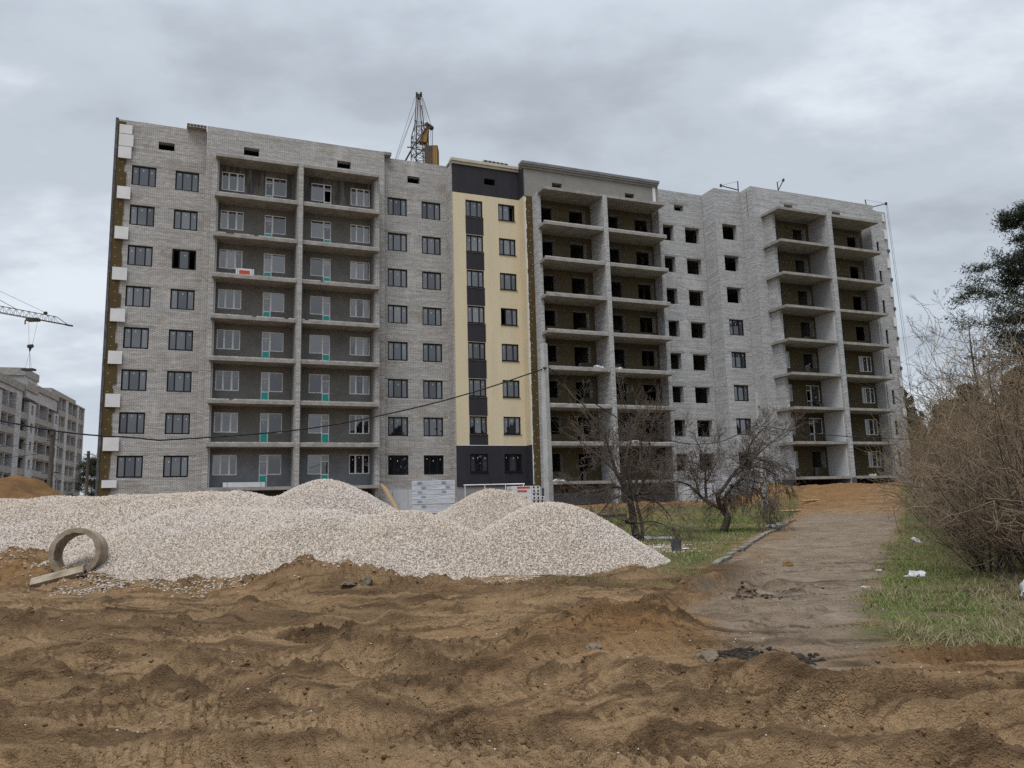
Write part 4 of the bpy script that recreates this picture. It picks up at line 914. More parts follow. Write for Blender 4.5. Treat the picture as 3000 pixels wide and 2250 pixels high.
# rope hoists on the roof
def hoist(p0, p1, p2, label, rope=None, r=.055):
    t = empty('roof_hoist', p0); props(t, label, 'hoist')
    V0 = Vector(p0); P1 = Vector(p1)-V0; P2 = Vector(p2)-V0
    MB().bar((0, 0, -.6), P1, r).build('post', MT['steel'], t); MB().bar((0, 0, .05), P2, r*.9).build('boom', MT['steel'], t)
    MB().bar(P2+Vector((-.06, 0, 0)), P2+Vector((.06, 0, .0)), .16, 10).build('pulley', MT['steel'], t)
    m = MB(); m.bar(P1, P2, .012, 4)
    if rope: m.bar(P2, Vector(rope)-V0, .018, 4); m.bar(P2+Vector((.12, 0, 0)), Vector(rope)-V0+Vector((.25, 0, 0)), .012, 4)
    m.build('rope', MT['cable'], t)
hoist((20.80, 66.1, 29.0), (20.78, 66, 29.85), (19.12, 65.6, 29.32), 'roof hoist with its boom lowered along the stepped brick parapet')
hoist((25.84, 70, 30.5), (25.8, 70, 31.39), (26.4, 70, 31.55), 'roof hoist with its boom raised in a narrow V')
hoist((36.6, 75, 30.4), (36.42, 75, 31.35), (38.6, 75.2, 30.95), 'roof hoist reaching past the right end of the roof with a long rope', (39.15, 75.2, 6.0))

# ------------------------------------------------------------------ wrapped pallets, planks and boards along the plinth
def wrapped(x, y, z, w, d, h, rz, label, prints=True):
    t = empty('wrapped_pallet', (x, y, z), rz); props(t, label, 'pallet')
    m = MB(); nz = 7
    for k in range(nz):
        a = random.uniform(-.015, .015); m.box(-w/2+a, w/2+a, -d/2+a, d/2+a, .14+(h-.14)*k/nz, .14+(h-.14)*(k+1)/nz-.012)
    m.build('block_stack', MT['wrap'], t)
    m = MB()
    for i in range(3): m.box(-w/2, w/2, -d/2+(d-.1)*i/2, -d/2+(d-.1)*i/2+.1, 0, .09)
    for i in range(5): m.box(-w/2+(w-.1)*i/4, -w/2+(w-.1)*i/4+.1, -d/2, d/2, .092, .118)
    m.build('pallet_boards', MT['wood'], t)
    if prints:
        m = MB()
        for k in range(nz):
            for i in range(2):
                c = (-w*.28+(w*.56)*i+(.12 if k % 2 else -.08)); zz = .14+(h-.14)*(k+.5)/nz
                if random.random() < .75: m.face([(c+.13*math.cos(a_*PI/5), -d/2-.02, zz+.055*math.sin(a_*PI/5)) for a_ in range(10)])
            zz = .14+(h-.14)*(k+.5)/nz
            m.face([(-w/2-.02, .0+.12*math.cos(-a_*PI/5), zz+.05*math.sin(-a_*PI/5)) for a_ in range(10)])
        m.build('wrapper_print', MT['wrap_print'], t)
z0 = gh(-4.3, 40.5)
wrapped(-4.25, 40.6, max(z0, 1.2), 2.2, 1.3, 3.02-max(z0, 1.2), .12, 'tall stack of blocks in white stretch wrap between two gravel heaps')
m_lab = ['film-wrapped white stack behind the leaning tree, leftmost', 'film-wrapped white stack behind the leaning tree, in the middle', 'lower film-wrapped white stack beside the leaning trunk, rightmost']
for i, (uu, hh) in enumerate(((36.6, 1.55), (38.4, 1.75), (40.0, 1.2))):
    x, y, _ = bw(uu, 4.6+.3*i, 0); wrapped(x, y, gh(x, y)-.02, 1.3, 1.0, hh, YAW+.1*(i-1), m_lab[i], False)
t = empty('plank_bundle', (-7.9, 46.0, gh(-7.9, 46))); props(t, 'raw timber planks leaning on the pale plinth behind the gravel', 'planks')
for i in range(4):
    MB().bar((1.15+.03*i, -.9+.05*i, -.1), (-.12+.09*i, .75, 3.05-gh(-7.9, 46)+.05-.06*i), .055, 4).build('plank', MT['wood'], t)
# pack with red labels and block ends, left of the concrete pole
pk = empty('insulation_stack', (*bw(22.9, 2.95, 0)[:2], gh(*bw(22.9, 2.95, 0)[:2])), YAW); props(pk, 'stack of white insulation packs with red bands and round marks by the black base', 'insulation packs')
h0 = ZB-2.42-pk.location.z
rows = 5
for k in range(rows):
    z = h0-.25*(rows-k); MB().box(-2.0+.05*(k % 2), -.42, -.5, .4, z, z+.24).build('pack', MT['foam'], pk)
    if k in (1, 3, 4): MB().box(-1.55, -.55-.25*(k % 2), -.506, -.5, z+.05, z+.19).build('printed_band', MT['red'], pk)
    for j in range(2 if k > 1 else 3):
        o = MB().box(-.40+.32*j, -.10+.32*j, -.5-.04*(k % 2), .3, z, z+.235).build('pack', MT['foam'], pk)
        m = MB(); c = Vector((-.25+.32*j, -.505-.04*(k % 2), z+.118)); m.disc(c, (0, -1, 0), .085, 12); m.build('round_mark', MT['dot'], o, uv=False)
MB().box(-2.1, .6, -.5, .4, 0, max(h0-.25*rows, .02)).build('pack', MT['foam'], pk)
sc_ = empty('trestle_frame', (*bw(20.2, 2.6, 0)[:2], gh(*bw(20.2, 2.6, 0)[:2])), YAW); props(sc_, 'low white-painted trestle frame in front of the black base', 'trestle')
zz = ZB-2.28-sc_.location.z
MB().bar((-2.6, 0, zz), (2.1, 0, zz+.03), .04, 6).build('top_rail', MT['pvc_white'], sc_)
for x_ in (-2.5, -1.0, .6, 2.0): MB().bar((x_, 0, 0), (x_, 0, zz), .03, 6).build('leg', MT['pvc_white'], sc_)

# ------------------------------------------------------------------ two workers on the right wing
def person(u, v, z, joints, label, mats, rz):
    """joints: name -> (pos, radius, parent)"""
    x, y, zz = bw(u, v, z); t = empty('person', (x, y, zz), YAW+rz); props(t, label, 'person')
    names = list(joints); me = bpy.data.meshes.new('body')
    me.from_pydata([joints[n][0] for n in names], [(names.index(joints[n][2]), i) for i, n in enumerate(names) if joints[n][2]], [])
    o = link('body', me, mats, t)
    sk = o.modifiers.new('skin', 'SKIN')
    for i, n in enumerate(names): me.skin_vertices[0].data[i].radius = (joints[n][1], joints[n][1]*.85)
    me.skin_vertices[0].data[0].use_root = True
    sb = o.modifiers.new('smooth', 'SUBSURF'); sb.levels = sb.render_levels = 1
    hd = joints['head'][0]
    import bmesh
    bm = bmesh.new(); bmesh.ops.create_icosphere(bm, subdivisions=2, radius=.1)
    for q in bm.verts: q.co = Vector((q.co.x*.9, q.co.y*1.0+.015, q.co.z*1.05+.045)) if q.co.z > -.02 else Vector((q.co.x*.85, q.co.y+.04, q.co.z*.4))
    hm = bpy.data.meshes.new('hair'); bm.to_mesh(hm); bm.free(); ho = link('hair', hm, MT['hair'], t); ho.location = hd
    for s_ in ('hand_l', 'hand_r'):
        c = Vector(joints[s_][0]); m = MB()
        for i, (ln, off) in enumerate(((.075, -.03), (.085, -.01), (.08, .01), (.06, .028))): m.bar(c+Vector((off, 0, 0)), c+Vector((off, -.03, -ln)), .009, 5)
        m.bar(c+Vector((-.035, 0, .02)), c+Vector((-.06, -.03, -.02)), .010, 5); m.build('fingers', MT['skin'], t, uv=False)
    MB().bar(Vector(hd)+Vector((0, -.02, -.10)), Vector(hd)+Vector((0, -.03, .05)), .085, 10).build('face', MT['skin'], t, uv=False)
    return t
squat = dict(pelvis=((0, .05, .42), .15, None), chest=((0, -.08, .78), .155, 'pelvis'), neck=((0, -.13, .95), .06, 'chest'), head=((0, -.17, 1.07), .085, 'neck'),
    sh_l=((-.19, -.09, .86), .065, 'chest'), el_l=((-.27, -.25, .62), .045, 'sh_l'), hand_l=((-.18, -.45, .55), .035, 'el_l'),
    sh_r=((.19, -.09, .86), .065, 'chest'), el_r=((.34, -.26, .66), .045, 'sh_r'), hand_r=((.48, -.44, .52), .035, 'el_r'),
    kn_l=((-.16, -.36, .47), .075, 'pelvis'), an_l=((-.16, -.14, .08), .05, 'kn_l'), to_l=((-.17, -.33, .04), .045, 'an_l'),
    kn_r=((.15, -.36, .47), .075, 'pelvis'), an_r=((.15, -.14, .08), .05, 'kn_r'), to_r=((.16, -.33, .04), .045, 'an_r'))
person(47.95, 4.95, FL[2]-2.165, squat, 'worker in navy clothes crouching in the open balcony door of the right wing', MT['navy'], .2)
bend = dict(pelvis=((0, .25, .88), .15, None), chest=((0, -.15, 1.12), .16, 'pelvis'), neck=((0, -.32, 1.22), .06, 'chest'), head=((0, -.42, 1.32), .085, 'neck'),
    sh_l=((-.2, -.17, 1.17), .065, 'chest'), el_l=((-.26, -.28, .92), .045, 'sh_l'), hand_l=((-.2, -.42, .78), .035, 'el_l'),
    sh_r=((.2, -.17, 1.17), .065, 'chest'), el_r=((.26, -.28, .92), .045, 'sh_r'), hand_r=((.2, -.42, .78), .035, 'el_r'),
    kn_l=((-.1, .2, .47), .075, 'pelvis'), an_l=((-.1, .3, .08), .05, 'kn_l'), to_l=((-.1, .12, .04), .045, 'an_l'),
    kn_r=((.1, .2, .47), .075, 'pelvis'), an_r=((.1, .3, .08), .05, 'kn_r'), to_r=((.1, .12, .04), .045, 'an_r'))
person(48.55, 3.75, FL[3]-2.2, bend, 'worker in a pale shirt bending behind the low brick sill of the right wing', MT['shirt'], 0)
x, y, z = bw(48.55, 5.3, FL[2]-2.165); lv = props(MB().bar((0, 0, 0.02), (-.25, .35, .85), .04, 4).build('straightedge', MT['sand_yel']), 'yellow straightedge leaning beside the crouching worker', 'straightedge'); lv.location = (x, y, z)

# ------------------------------------------------------------------ gravel heaps: a dusty core with stones on it (stones are instances on the surface)
def stones_group(name, density, smin, smax):
    g = bpy.data.node_groups.new(name, 'GeometryNodeTree')
    g.interface.new_socket('Geometry', in_out='INPUT', socket_type='NodeSocketGeometry'); g.interface.new_socket('Geometry', in_out='OUTPUT', socket_type='NodeSocketGeometry')
    nd = g.nodes; ln = g.links.new
    gi = nd.new('NodeGroupInput'); go = nd.new('NodeGroupOutput')
    dp = nd.new('GeometryNodeDistributePointsOnFaces'); dp.distribute_method = 'RANDOM'; dp.inputs['Density'].default_value = density
    ln(gi.outputs[0], dp.inputs['Mesh'])
    gtos = nd.new('GeometryNodeGeometryToInstance')
    for i in range(6):
        ic = nd.new('GeometryNodeMeshIcoSphere'); ic.inputs['Radius'].default_value = 1.0; ic.inputs['Subdivisions'].default_value = 1 if i % 2 else 2
        sp_ = nd.new('GeometryNodeSetPosition'); nz = nd.new('ShaderNodeTexNoise'); nz.noise_dimensions = '4D'; nz.inputs['W'].default_value = 3.7*i+1; nz.inputs['Scale'].default_value = .85; nz.inputs['Detail'].default_value = 1.5
        sb = nd.new('ShaderNodeVectorMath'); sb.operation = 'SUBTRACT'; sb.inputs[1].default_value = (.5, .5, .5)
        ml = nd.new('ShaderNodeVectorMath'); ml.operation = 'MULTIPLY'; ml.inputs[1].default_value = (2.3, 2.3, 2.3)
        ln(nz.outputs['Color'], sb.inputs[0]); ln(sb.outputs[0], ml.inputs[0]); ln(ic.outputs['Mesh'], sp_.inputs['Geometry']); ln(ml.outputs[0], sp_.inputs['Offset'])
        tr = nd.new('GeometryNodeTransform'); tr.inputs['Scale'].default_value = ((1.15, .8, .6), (1.3, .7, .62), (1.0, .9, .65), (1.4, .75, .55), (1.1, .65, .7), (.95, .9, .8))[i]
        sm = nd.new('GeometryNodeSetMaterial'); sm.inputs['Material'].default_value = MT['stone']
        ln(sp_.outputs[0], tr.inputs['Geometry']); ln(tr.outputs[0], sm.inputs['Geometry']); ln(sm.outputs[0], gtos.inputs[0])
    ip = nd.new('GeometryNodeInstanceOnPoints'); ip.inputs['Pick Instance'].default_value = True
    rr = nd.new('FunctionNodeRandomValue'); rr.data_type = 'FLOAT_VECTOR'; rr.inputs['Min'].default_value = (0, 0, 0); rr.inputs['Max'].default_value = (6.28, 6.28, 6.28)
    rs = nd.new('FunctionNodeRandomValue'); rs.data_type = 'FLOAT'; rs.inputs[2].default_value = 0.0; rs.inputs[3].default_value = 1.0
    pw = nd.new('ShaderNodeMath'); pw.operation = 'POWER'; pw.inputs[1].default_value = 1.8; ln(rs.outputs[1], pw.inputs[0])
    mr = nd.new('ShaderNodeMapRange'); mr.inputs['To Min'].default_value = smin; mr.inputs['To Max'].default_value = smax; ln(pw.outputs[0], mr.inputs['Value'])
    ln(dp.outputs['Points'], ip.inputs['Points']); ln(gtos.outputs[0], ip.inputs['Instance']); ln(rr.outputs[0], ip.inputs['Rotation']); ln(mr.outputs[0], ip.inputs['Scale'])
    jn = nd.new('GeometryNodeJoinGeometry'); ln(ip.outputs[0], jn.inputs[0]); ln(jn.outputs[0], go.inputs[0])
    return g
def cone_h(x, y, cones):
    h = np.full(x.shape, -9.0)
    for (ax, ay, bx, by, H, sl, rd) in cones:
        dx, dy = bx-ax, by-ay; l2 = dx*dx+dy*dy
        t = np.clip(((x-ax)*dx+(y-ay)*dy)/l2, 0, 1) if l2 > 0 else 0*x
        d = np.sqrt((x-ax-t*dx)**2+(y-ay-t*dy)**2)
        q = H+sl*rd-sl*np.sqrt(d*d+rd*rd); q = q-0.0
        h = np.maximum(h, q)+0.10*np.exp(-np.abs(h-q)/0.15)*0.0
    return h
HEAPS = [
 ('gravel_heap', 'long ridge of pale crushed stone on the left behind the concrete ring', [(-21, 26, -9.2, 25.6, 2.30, .60, 1.2), (-9.2, 25.6, -7.2, 24.8, 2.06, .60, 1.0)], 680, .017, .048),
 ('gravel_heap', 'tallest heap of pale crushed stone in the middle, its peak before the loggias', [(-5.85, 24.0, -5.85, 24, 2.52, .66, 1.0), (-6.9, 21.9, -5.2, 21.2, 1.72, .56, 1.2), (-3.9, 20.9, -2.9, 20.5, 1.50, .56, 1.1), (-9.6, 22.6, -7.5, 22.2, 1.75, .55, 1.2)], 850, .014, .037),
 ('gravel_heap', 'rear heap of pale crushed stone before the black base of the building', [(-0.95, 27.6, -0.75, 27.6, 2.18, .66, 0.8)], 740, .015, .039),
 ('gravel_heap', 'front right heap of whiter crushed stone beside the bare apple tree', [(0.70, 20.9, 1.10, 21.2, 1.66, .74, 0.8)], 820, .015, .038)]
for nm, lab, cones, dens, s0, s1 in HEAPS:
    xs = [c[0] for c in cones]+[c[2] for c in cones]; ys = [c[1] for c in cones]+[c[3] for c in cones]; pad = 5.6
    gx = np.arange(min(xs)-pad, max(xs)+pad, .16); gy_ = np.arange(min(ys)-pad, max(ys)+pad, .16)
    X, Y = np.meshgrid(gx, gy_, indexing='ij'); Hh = cone_h(X, Y, cones)
    Hh = Hh+.16*fbm(X, Y, .5, 3, 201)+.06*fbm(X, Y, 2.2, 2, 203); base = ground_h(X, Y, False)
    edge = np.clip((Hh-base), -1, 1); Z = np.maximum(Hh, base-.25)
    keep = (Hh > base-.08); n2_ = len(gy_)
    idx = np.arange(X.size).reshape(X.shape); q = np.stack([idx[:-1, :-1], idx[1:, :-1], idx[1:, 1:], idx[:-1, 1:]], -1).reshape(-1, 4)
    q = q[keep.ravel()[q].any(1)]
    used = np.unique(q); mp = -np.ones(X.size, int); mp[used] = np.arange(len(used))
    me = mesh_np(nm, np.stack([X, Y, Z], -1).reshape(-1, 3)[used], mp[q]); me.polygons.foreach_set('use_smooth', [True]*len(me.polygons))
    ob = link(nm, me, MT['heap']); props(ob, lab, 'gravel heap')
    st = bpy.data.objects.new('stones', me.copy()); COL.objects.link(st); st.parent = ob; st['kind'] = 'stuff'
    gm = st.modifiers.new('scatter', 'NODES'); gm.node_group = stones_group('stones', dens, s0, s1)
# spill of stones round the heap feet
def scatter_mesh(name, pts, rad, mat, seed, squash=.6, kind='stuff', sub=1):
    r_ = np.random.default_rng(seed); phi = (1+5**.5)/2
    ico = np.array([(-1,phi,0),(1,phi,0),(-1,-phi,0),(1,-phi,0),(0,-1,phi),(0,1,phi),(0,-1,-phi),(0,1,-phi),(phi,0,-1),(phi,0,1),(-phi,0,-1),(-phi,0,1)])/1.9
    fc = np.array([(0,11,5),(0,5,1),(0,1,7),(0,7,10),(0,10,11),(1,5,9),(5,11,4),(11,10,2),(10,7,6),(7,1,8),(3,9,4),(3,4,2),(3,2,6),(3,6,8),(3,8,9),(4,9,5),(2,4,11),(6,2,10),(8,6,7),(9,8,1)])
    n = len(pts); j = ico[None]*(1+r_.uniform(-.38, .38, (n, 12, 1)))*np.stack([r_.uniform(.8, 1.4, n), r_.uniform(.7, 1.1, n), np.full(n, squash)*r_.uniform(.7, 1.2, n)], -1)[:, None, :]
    a = r_.uniform(0, 2*PI, n); ca, sa = np.cos(a)[:, None], np.sin(a)[:, None]
    V = np.stack([j[..., 0]*ca-j[..., 1]*sa, j[..., 0]*sa+j[..., 1]*ca, j[..., 2]], -1)*np.asarray(rad)[:, None, None]+np.asarray(pts)[:, None, :]
    F = (fc[None]+12*np.arange(n)[:, None, None]).reshape(-1, 3)
    o = link(name, mesh_np(name, V.reshape(-1, 3), F), mat); o['kind'] = kind; return o
px_, py_ = [], []
for i in range(3600):
    t = rng.random(); bx = -15+19.5*t; by = np.interp(bx, [-15, -10, -6.6, -3.8, -1.5, 0, 1.6, 4.6], [22, 18.6, 16.6, 16.7, 16.7, 17.3, 19.4, 24.6])
    px_.append(bx+rng.normal(0, .3)); py_.append(by+rng.normal(-.05, .38))
for i in range(500):
    px_.append(rng.normal(4.6, .6)); py_.append(rng.normal(24.4, 1.0))
for i in range(420):
    px_.append(rng.normal(-9.2, .5)); py_.append(rng.normal(17.4, .35))
px_, py_ = np.array(px_), np.array(py_); pz_ = ground_h(px_, py_)
o = scatter_mesh('spilled_gravel', np.stack([px_, py_, pz_+.008], -1), rng.uniform(.013, .034, len(px_)), MT['spill'], 5)
props(o, 'pale stones spilled along the foot of the gravel heaps', 'gravel')
# crumbs and clods of mud over the churned ground
n = 17000; rr_ = 4.4*np.exp(rng.random(n)*np.log(24/4.4)); tt = rng.uniform(-.74, .74, n); X = rr_*np.sin(tt); Y = rr_*np.cos(tt)
rm, _ = road_mask(X, Y); vm = verge_mask(X, Y); w = .5+1.2*fbm(X*.6, Y, .8, 3, 81)
for pts, ht, wd_ in RIDGES:
    d, s, a, l = pdist(X, Y, pts); w = w+2.2*np.exp(-(d/(2.2*wd_))**2)*(a > .05)*(a < l-.05)
for bx, by, bh, br in BUMPS: w = w+1.2*np.exp(-(((X-bx)/1.3)**2+(Y-by)**2)/(br*br))
d_ = np.sqrt(((X-1.5)/1.0)**2+((Y-9.7)/.9)**2); w = w+1.6*np.exp(-d_**2)
k = (rng.random(n) < np.clip(w, .04, 1.5)*.62)*(rng.random(n) > np.maximum(rm*.9, vm*.95)) > 0
X, Y = X[k], Y[k]; sz = .004+.022*rng.random(len(X))**5+.0026*np.sqrt(Y)*rng.random(len(X)); Z = ground_h(X, Y)
o = scatter_mesh('mud_clods', np.stack([X, Y, Z-sz*.10], -1), sz, MT['clod'], 6, .8); props(o, 'crumbs and clods of brown mud over the churned foreground', 'mud')
# pale pebbles trodden into the mud
n = 420; rr_ = 4.4*np.exp(rng.random(n)*np.log(22/4.4)); tt = rng.uniform(-.74, .74, n); X = rr_*np.sin(tt); Y = rr_*np.cos(tt); Z = ground_h(X, Y)
o = scatter_mesh('pebbles', np.stack([X, Y, Z+.003], -1), rng.uniform(.003, .008, n)+.0005*Y, MT['loose_brick'], 8, .7); props(o, 'small pale pebbles scattered in the mud', 'pebbles')

n = 420; t_ = rng.random(n); X = 2.0+t_*.95+rng.normal(0, .05, n); Y = 8.5-t_*.40+rng.normal(0, .09, n)
X = np.concatenate([X, rng.normal(3.85, .28, 60), rng.normal(5.0, .2, 40)]); Y = np.concatenate([Y, 13.35+rng.normal(0, .12, 60)+.0, 14.4+rng.normal(0, .12, 40)])
o = scatter_mesh('tar_lumps', np.stack([X, Y, ground_h(X, Y)], -1), rng.uniform(.012, .042, len(X)), MT['tar_black'], 9, .6); props(o, 'black broken tar and asphalt crumbs strewn across the near end of the dirt road', 'asphalt crumbs')
# single stones
def rock(x, y, s, seed, label, mat=None, sq=.7, up=0):
    o = lump('stone', (x, y, gh(x, y)+up), s, s*.8, s*sq, mat or MT['rock'], seed, 3, .55, None, 'stone', label)
    o.rotation_euler = (0, 0, seed*1.3); me = o.data
    o.location.z = float(ground_h(np.array([x]), np.array([y]))[0])+up; return o
rock(1.93, 8.3, .12, 31, 'grey boulder at the foot of the clay mound by the black tar strip')
rock(0.85, 9.15, .085, 32, 'small grey stone half sunk in the mud left of the clay mound')
rock(-2.95, 15.45, .13, 33, 'angular grey stone leaning at the gravel foot', None, 1.1)
rock(-3.25, 15.35, .12, 34, 'flat grey stone lying beside the angular one', None, .45)
rock(6.35, 18.6, .10, 36, 'dark brown lump lying alone on the dirt road', MT['soil'], 1.0)
rock(0.1, 11.6, .12, 37, 'grey stone in the mud where the road begins')
rock(-3.55, 5.75, .06, 38, 'white chip at the bottom left corner', MT['plastic'], .5)
rock(-3.75, 6.6, .05, 39, 'dark stone near the bottom left corner', MT['dot'])
rock(2.15, 19.4, .085, 40, 'dark clump of soil on the front right gravel heap', MT['dot'], .7, .40)

# ------------------------------------------------------------------ concrete well ring tipped on its side, broken ring piece before it
rg = empty('concrete_ring', (-10.68, 19.05, .80), 0); props(rg, 'muddy concrete well ring standing on its edge at the gravel foot', 'concrete ring')
def ring_mesh(ro, ri, ln, a0, a1, n, jag=0.0):
    m = MB(); A = [a0+(a1-a0)*i/n for i in range(n+1)]; full = abs(a1-a0-2*PI) < 1e-6
    r_ = np.random.default_rng(4); jo = [ri*(1+r_.uniform(-jag, jag*.3)) for _ in A]; 
    if full: jo[-1] = jo[0]
    for i in range(n):
        P = lambda a, r, y: (r*math.cos(a), y, r*math.sin(a)); a, b_ = A[i], A[i+1]; ra, rb = jo[i], jo[i+1]
        m.face([P(a, ro, 0), P(b_, ro, 0), P(b_, ro, ln), P(a, ro, ln)][::-1]); m.face([P(a, ra, 0), P(b_, rb, 0), P(b_, ri, ln), P(a, ri, ln)])
        m.face([P(a, ro, 0), P(a, ra, 0), P(b_, rb, 0), P(b_, ro, 0)][::-1]); m.face([P(a, ro, ln), P(a, ri, ln), P(b_, ri, ln), P(b_, ro, ln)])
    if not full:
        for a, ra, fl in ((A[0], jo[0], 1), (A[-1], jo[-1], 0)):
            q = [(ro*math.cos(a), 0, ro*math.sin(a)), (ra*math.cos(a), 0, ra*math.sin(a)), (ri*math.cos(a), ln, ri*math.sin(a)), (ro*math.cos(a), ln, ro*math.sin(a))]; m.face(q if fl else q[::-1])
    return m
o = ring_mesh(.59, .475, .55, 0, 2*PI, 48, .05).build('ring_wall', MT['ringc'], rg, uv=False); o.rotation_euler = (R(-7), R(4), R(8))
o = lump('mud_fill', (0, .30, -.50), .42, .34, .2, MT['soil'], 91, 3, .3, rg)
sh = empty('ring_fragment', (-10.8, 17.95, gh(-10.8, 17.95)), 0); props(sh, 'broken curved shell of a second concrete ring lying half buried before the standing one', 'concrete fragment')
o = ring_mesh(.75, .64, 1.05, R(52), R(122), 16, .05).build('shell', MT['ringc'], sh, uv=False); o.rotation_euler = (R(13), R(-4), R(-68)); o.location = (0, 0, -.55)

# soil mound behind the left ridge
def mound(name, x, y, H, rad, label, mat, seed):
    n = 44; V = []; F = []
    for i in range(n):
        for j in range(48):
            r_ = rad*i/(n-1); a = 2*PI*j/48; V.append((x+r_*math.cos(a), y+r_*math.sin(a)))
    V = np.array(V); d = np.hypot(V[:, 0]-x, V[:, 1]-y); Z = gh(x, y)+H*np.clip(1-(d/rad)**1.25, 0, 1)*(1+.3*fbm(V[:, 0], V[:, 1], .5, 3, seed))+.22*fbm(V[:, 0], V[:, 1], 1.4, 4, seed+3)*np.clip(1-d/rad, 0, 1)-.15*(d > rad*.97)
    for i in range(n-1):
        for j in range(48): F.append((i*48+j, i*48+(j+1) % 48, (i+1)*48+(j+1) % 48, (i+1)*48+j))
    o = link(name, mesh_np(name, np.c_[V, Z], np.array(F)[:, ::-1]), mat, None, True); return props(o, label, 'earth mound')
mound('earth_mound', -21.3, 33, 3.1, 5.6, 'brown earth mound behind the left gravel ridge, before the far building', MT['soil'], 301)

# ------------------------------------------------------------------ poles and cables
def pole(x, y, ztop, r0_, r1_, mat, label, square=False, arms=()):
    zb = gh(x, y)-.05; t = empty('utility_pole', (x, y, zb)); props(t, label, 'utility pole')
    h = ztop-zb; o = MB().bar((0, 0, 0), (0, 0, h), r0_, 4 if square else 10, r1_).build('shaft', mat, t, uv=False)
    for (az, ln) in arms: MB().bar((-ln, 0, az-zb), (ln, 0, az-zb+.02), .035, 6).build('bracket', MT['steel'], t)
    m = MB(); m.bar((-.05, -r1_-.06, h-1.02 if not arms else h-.35), (.05, -r1_-.0, h-1.0 if not arms else h-.35), .05, 6); m.build('cable_clamp', MT['steel'], t)
    return t
pole(1.30, 30, 7.92, .19, .14, MT['pole_conc'], 'tall square concrete pole rising behind the front right gravel heap', True)
pole(16.6, 52, 8.76, .21, .15, MT['pole_conc'], 'concrete pole in front of the right wing, behind the leaning tree', True)
pole(-26.9, 45, 6.75, .15, .12, MT['pole_wood'], 'dark wooden pole in front of the far grey building', False, ((6.1, .35), (4.2, .45)))
pole(-38.5, 70, 7.5, .16, .13, MT['pole_wood'], 'dark wooden pole standing left of the building corner', False, ((7.2, .4),))
pole(-24.5, 20, 7.3, .15, .12, MT['pole_wood'], 'wooden pole beyond the left edge that carries the thick cable')
def cable(pts, r, label, n=6):
    P = crv(pts, 8) if len(pts) > 2 else pts
    c = [Vector(p) for p in P]; mid = c[0]; t = MB().path([p-mid for p in c], r, n).build('overhead_cable', MT['cable'], None, True, uv=False); t.location = mid
    return props(t, label, 'cable')
def sagline(a, b_, sag, n=14):
    A, B_ = Vector(a), Vector(b_); return [tuple(A.lerp(B_, i/n)+Vector((0, 0, -4*sag*(i/n)*(1-i/n)))) for i in range(n+1)]
CP = lambda x, y, Y: (lambda d: tuple(Vector((0, 0, EYE))+d*(Y/d.y)))(((x-1500)/2266.08)*rt+((1125-y)/2266.08)*up+fw)
cable([(-24.5, 20, 7.25)]+[CP(*q) for q in ((0, 1232, 23.2), (400, 1283, 24.9), (535, 1286, 25.4), (900, 1256, 27.0), (1180, 1203, 28.2), (1400, 1145, 29.1), (1594, 1080, 30))], .026, 'thick black twisted cable sagging across the whole left half to the concrete pole')
cable([CP(*q) for q in ((1594, 1080, 30), (1618, 1085, 31), (1740, 1180, 34.5), (1870, 1258, 40), (1972, 1293, 44), (2048, 1301, 47), (2122, 1290, 49.5), (2214, 1246, 52))], .026, 'black cable dipping between the two concrete poles behind the apple tree')
cable([CP(*q) for q in ((2214, 1246, 52), (2427, 1274, 47), (2668, 1287, 42), (3000, 1290, 36), (3300, 1275, 32))], .024, 'black cable running from the second concrete pole to the right over the thicket')
cable(sagline((-26.9, 45, 6.0), (-38.5, 70, 7.2), .5), .016, 'thin wire between the two wooden poles, upper')
cable(sagline((-26.9, 45, 4.3), (-38.5, 70, 7.0), 1.4), .016, 'thin slack wire between the two wooden poles, lower')
cable(sagline((-38.5, 70, 7.3), (-33.2, 70, 6.4), .3), .016, 'thin wire from the second wooden pole to the building corner')
cable(sagline((-26.9, 45, 6.0), (-38, 30, 5.0), .5), .014, 'thin wire leaving the first wooden pole to the left, upper')
cable(sagline((-26.9, 45, 5.4), (-38, 30, 4.4), .6), .014, 'thin wire leaving the first wooden pole to the left, lower')

# ------------------------------------------------------------------ far grey block of aerated concrete, left
fr = empty('concrete_block_building', (-84.4, 151.0, -1.0), math.atan2(-.958, .287)); props(fr, 'grey unfinished block-built apartment house far away at the left edge', 'apartment building')
# local x = s towards the viewer along the facade, local y = outwards (+) / inwards (-)
A_, Cn = MT['aac'], MT['concrete']
def fb(name, s0, s1, y0, y1, z0, z1, mat): return MB().box(s0, s1, y0, y1, z0+1, z1+1).build(name, mat, fr)
LOG = [(0.3, 3.9, (2.1,)), (5.4, 11.8, (8.5,)), (13.6, 18.0, (15.9,)), (21.0, 31.2, (23.8, 28.9)), (34.8, 38.1, ()), (40.6, 46.8, (43.6,)), (50.4, 59, (54,))]
PIE = [(-.3, .3), (3.9, 5.4), (11.8, 13.6), (38.1, 40.6)]; WIN = [(18.0, 21.0), (31.2, 34.8), (46.8, 50.4)]
K0 = lambda s_: 0 if s_ < 17.9 else 1
TZ = lambda s_: 22.4 if s_ < 17.9 else 19.8
fb('rear_wall', 0, 17.9, -12, -1.7, -1, 22.4, MT['interior']); fb('rear_wall', 17.91, 60, -12, -1.7, -1, 19.8, MT['interior'])
for a, b_ in PIE: fb('block_pier', a, b_, -1.69, .05, -1, TZ(a)+.2, A_)
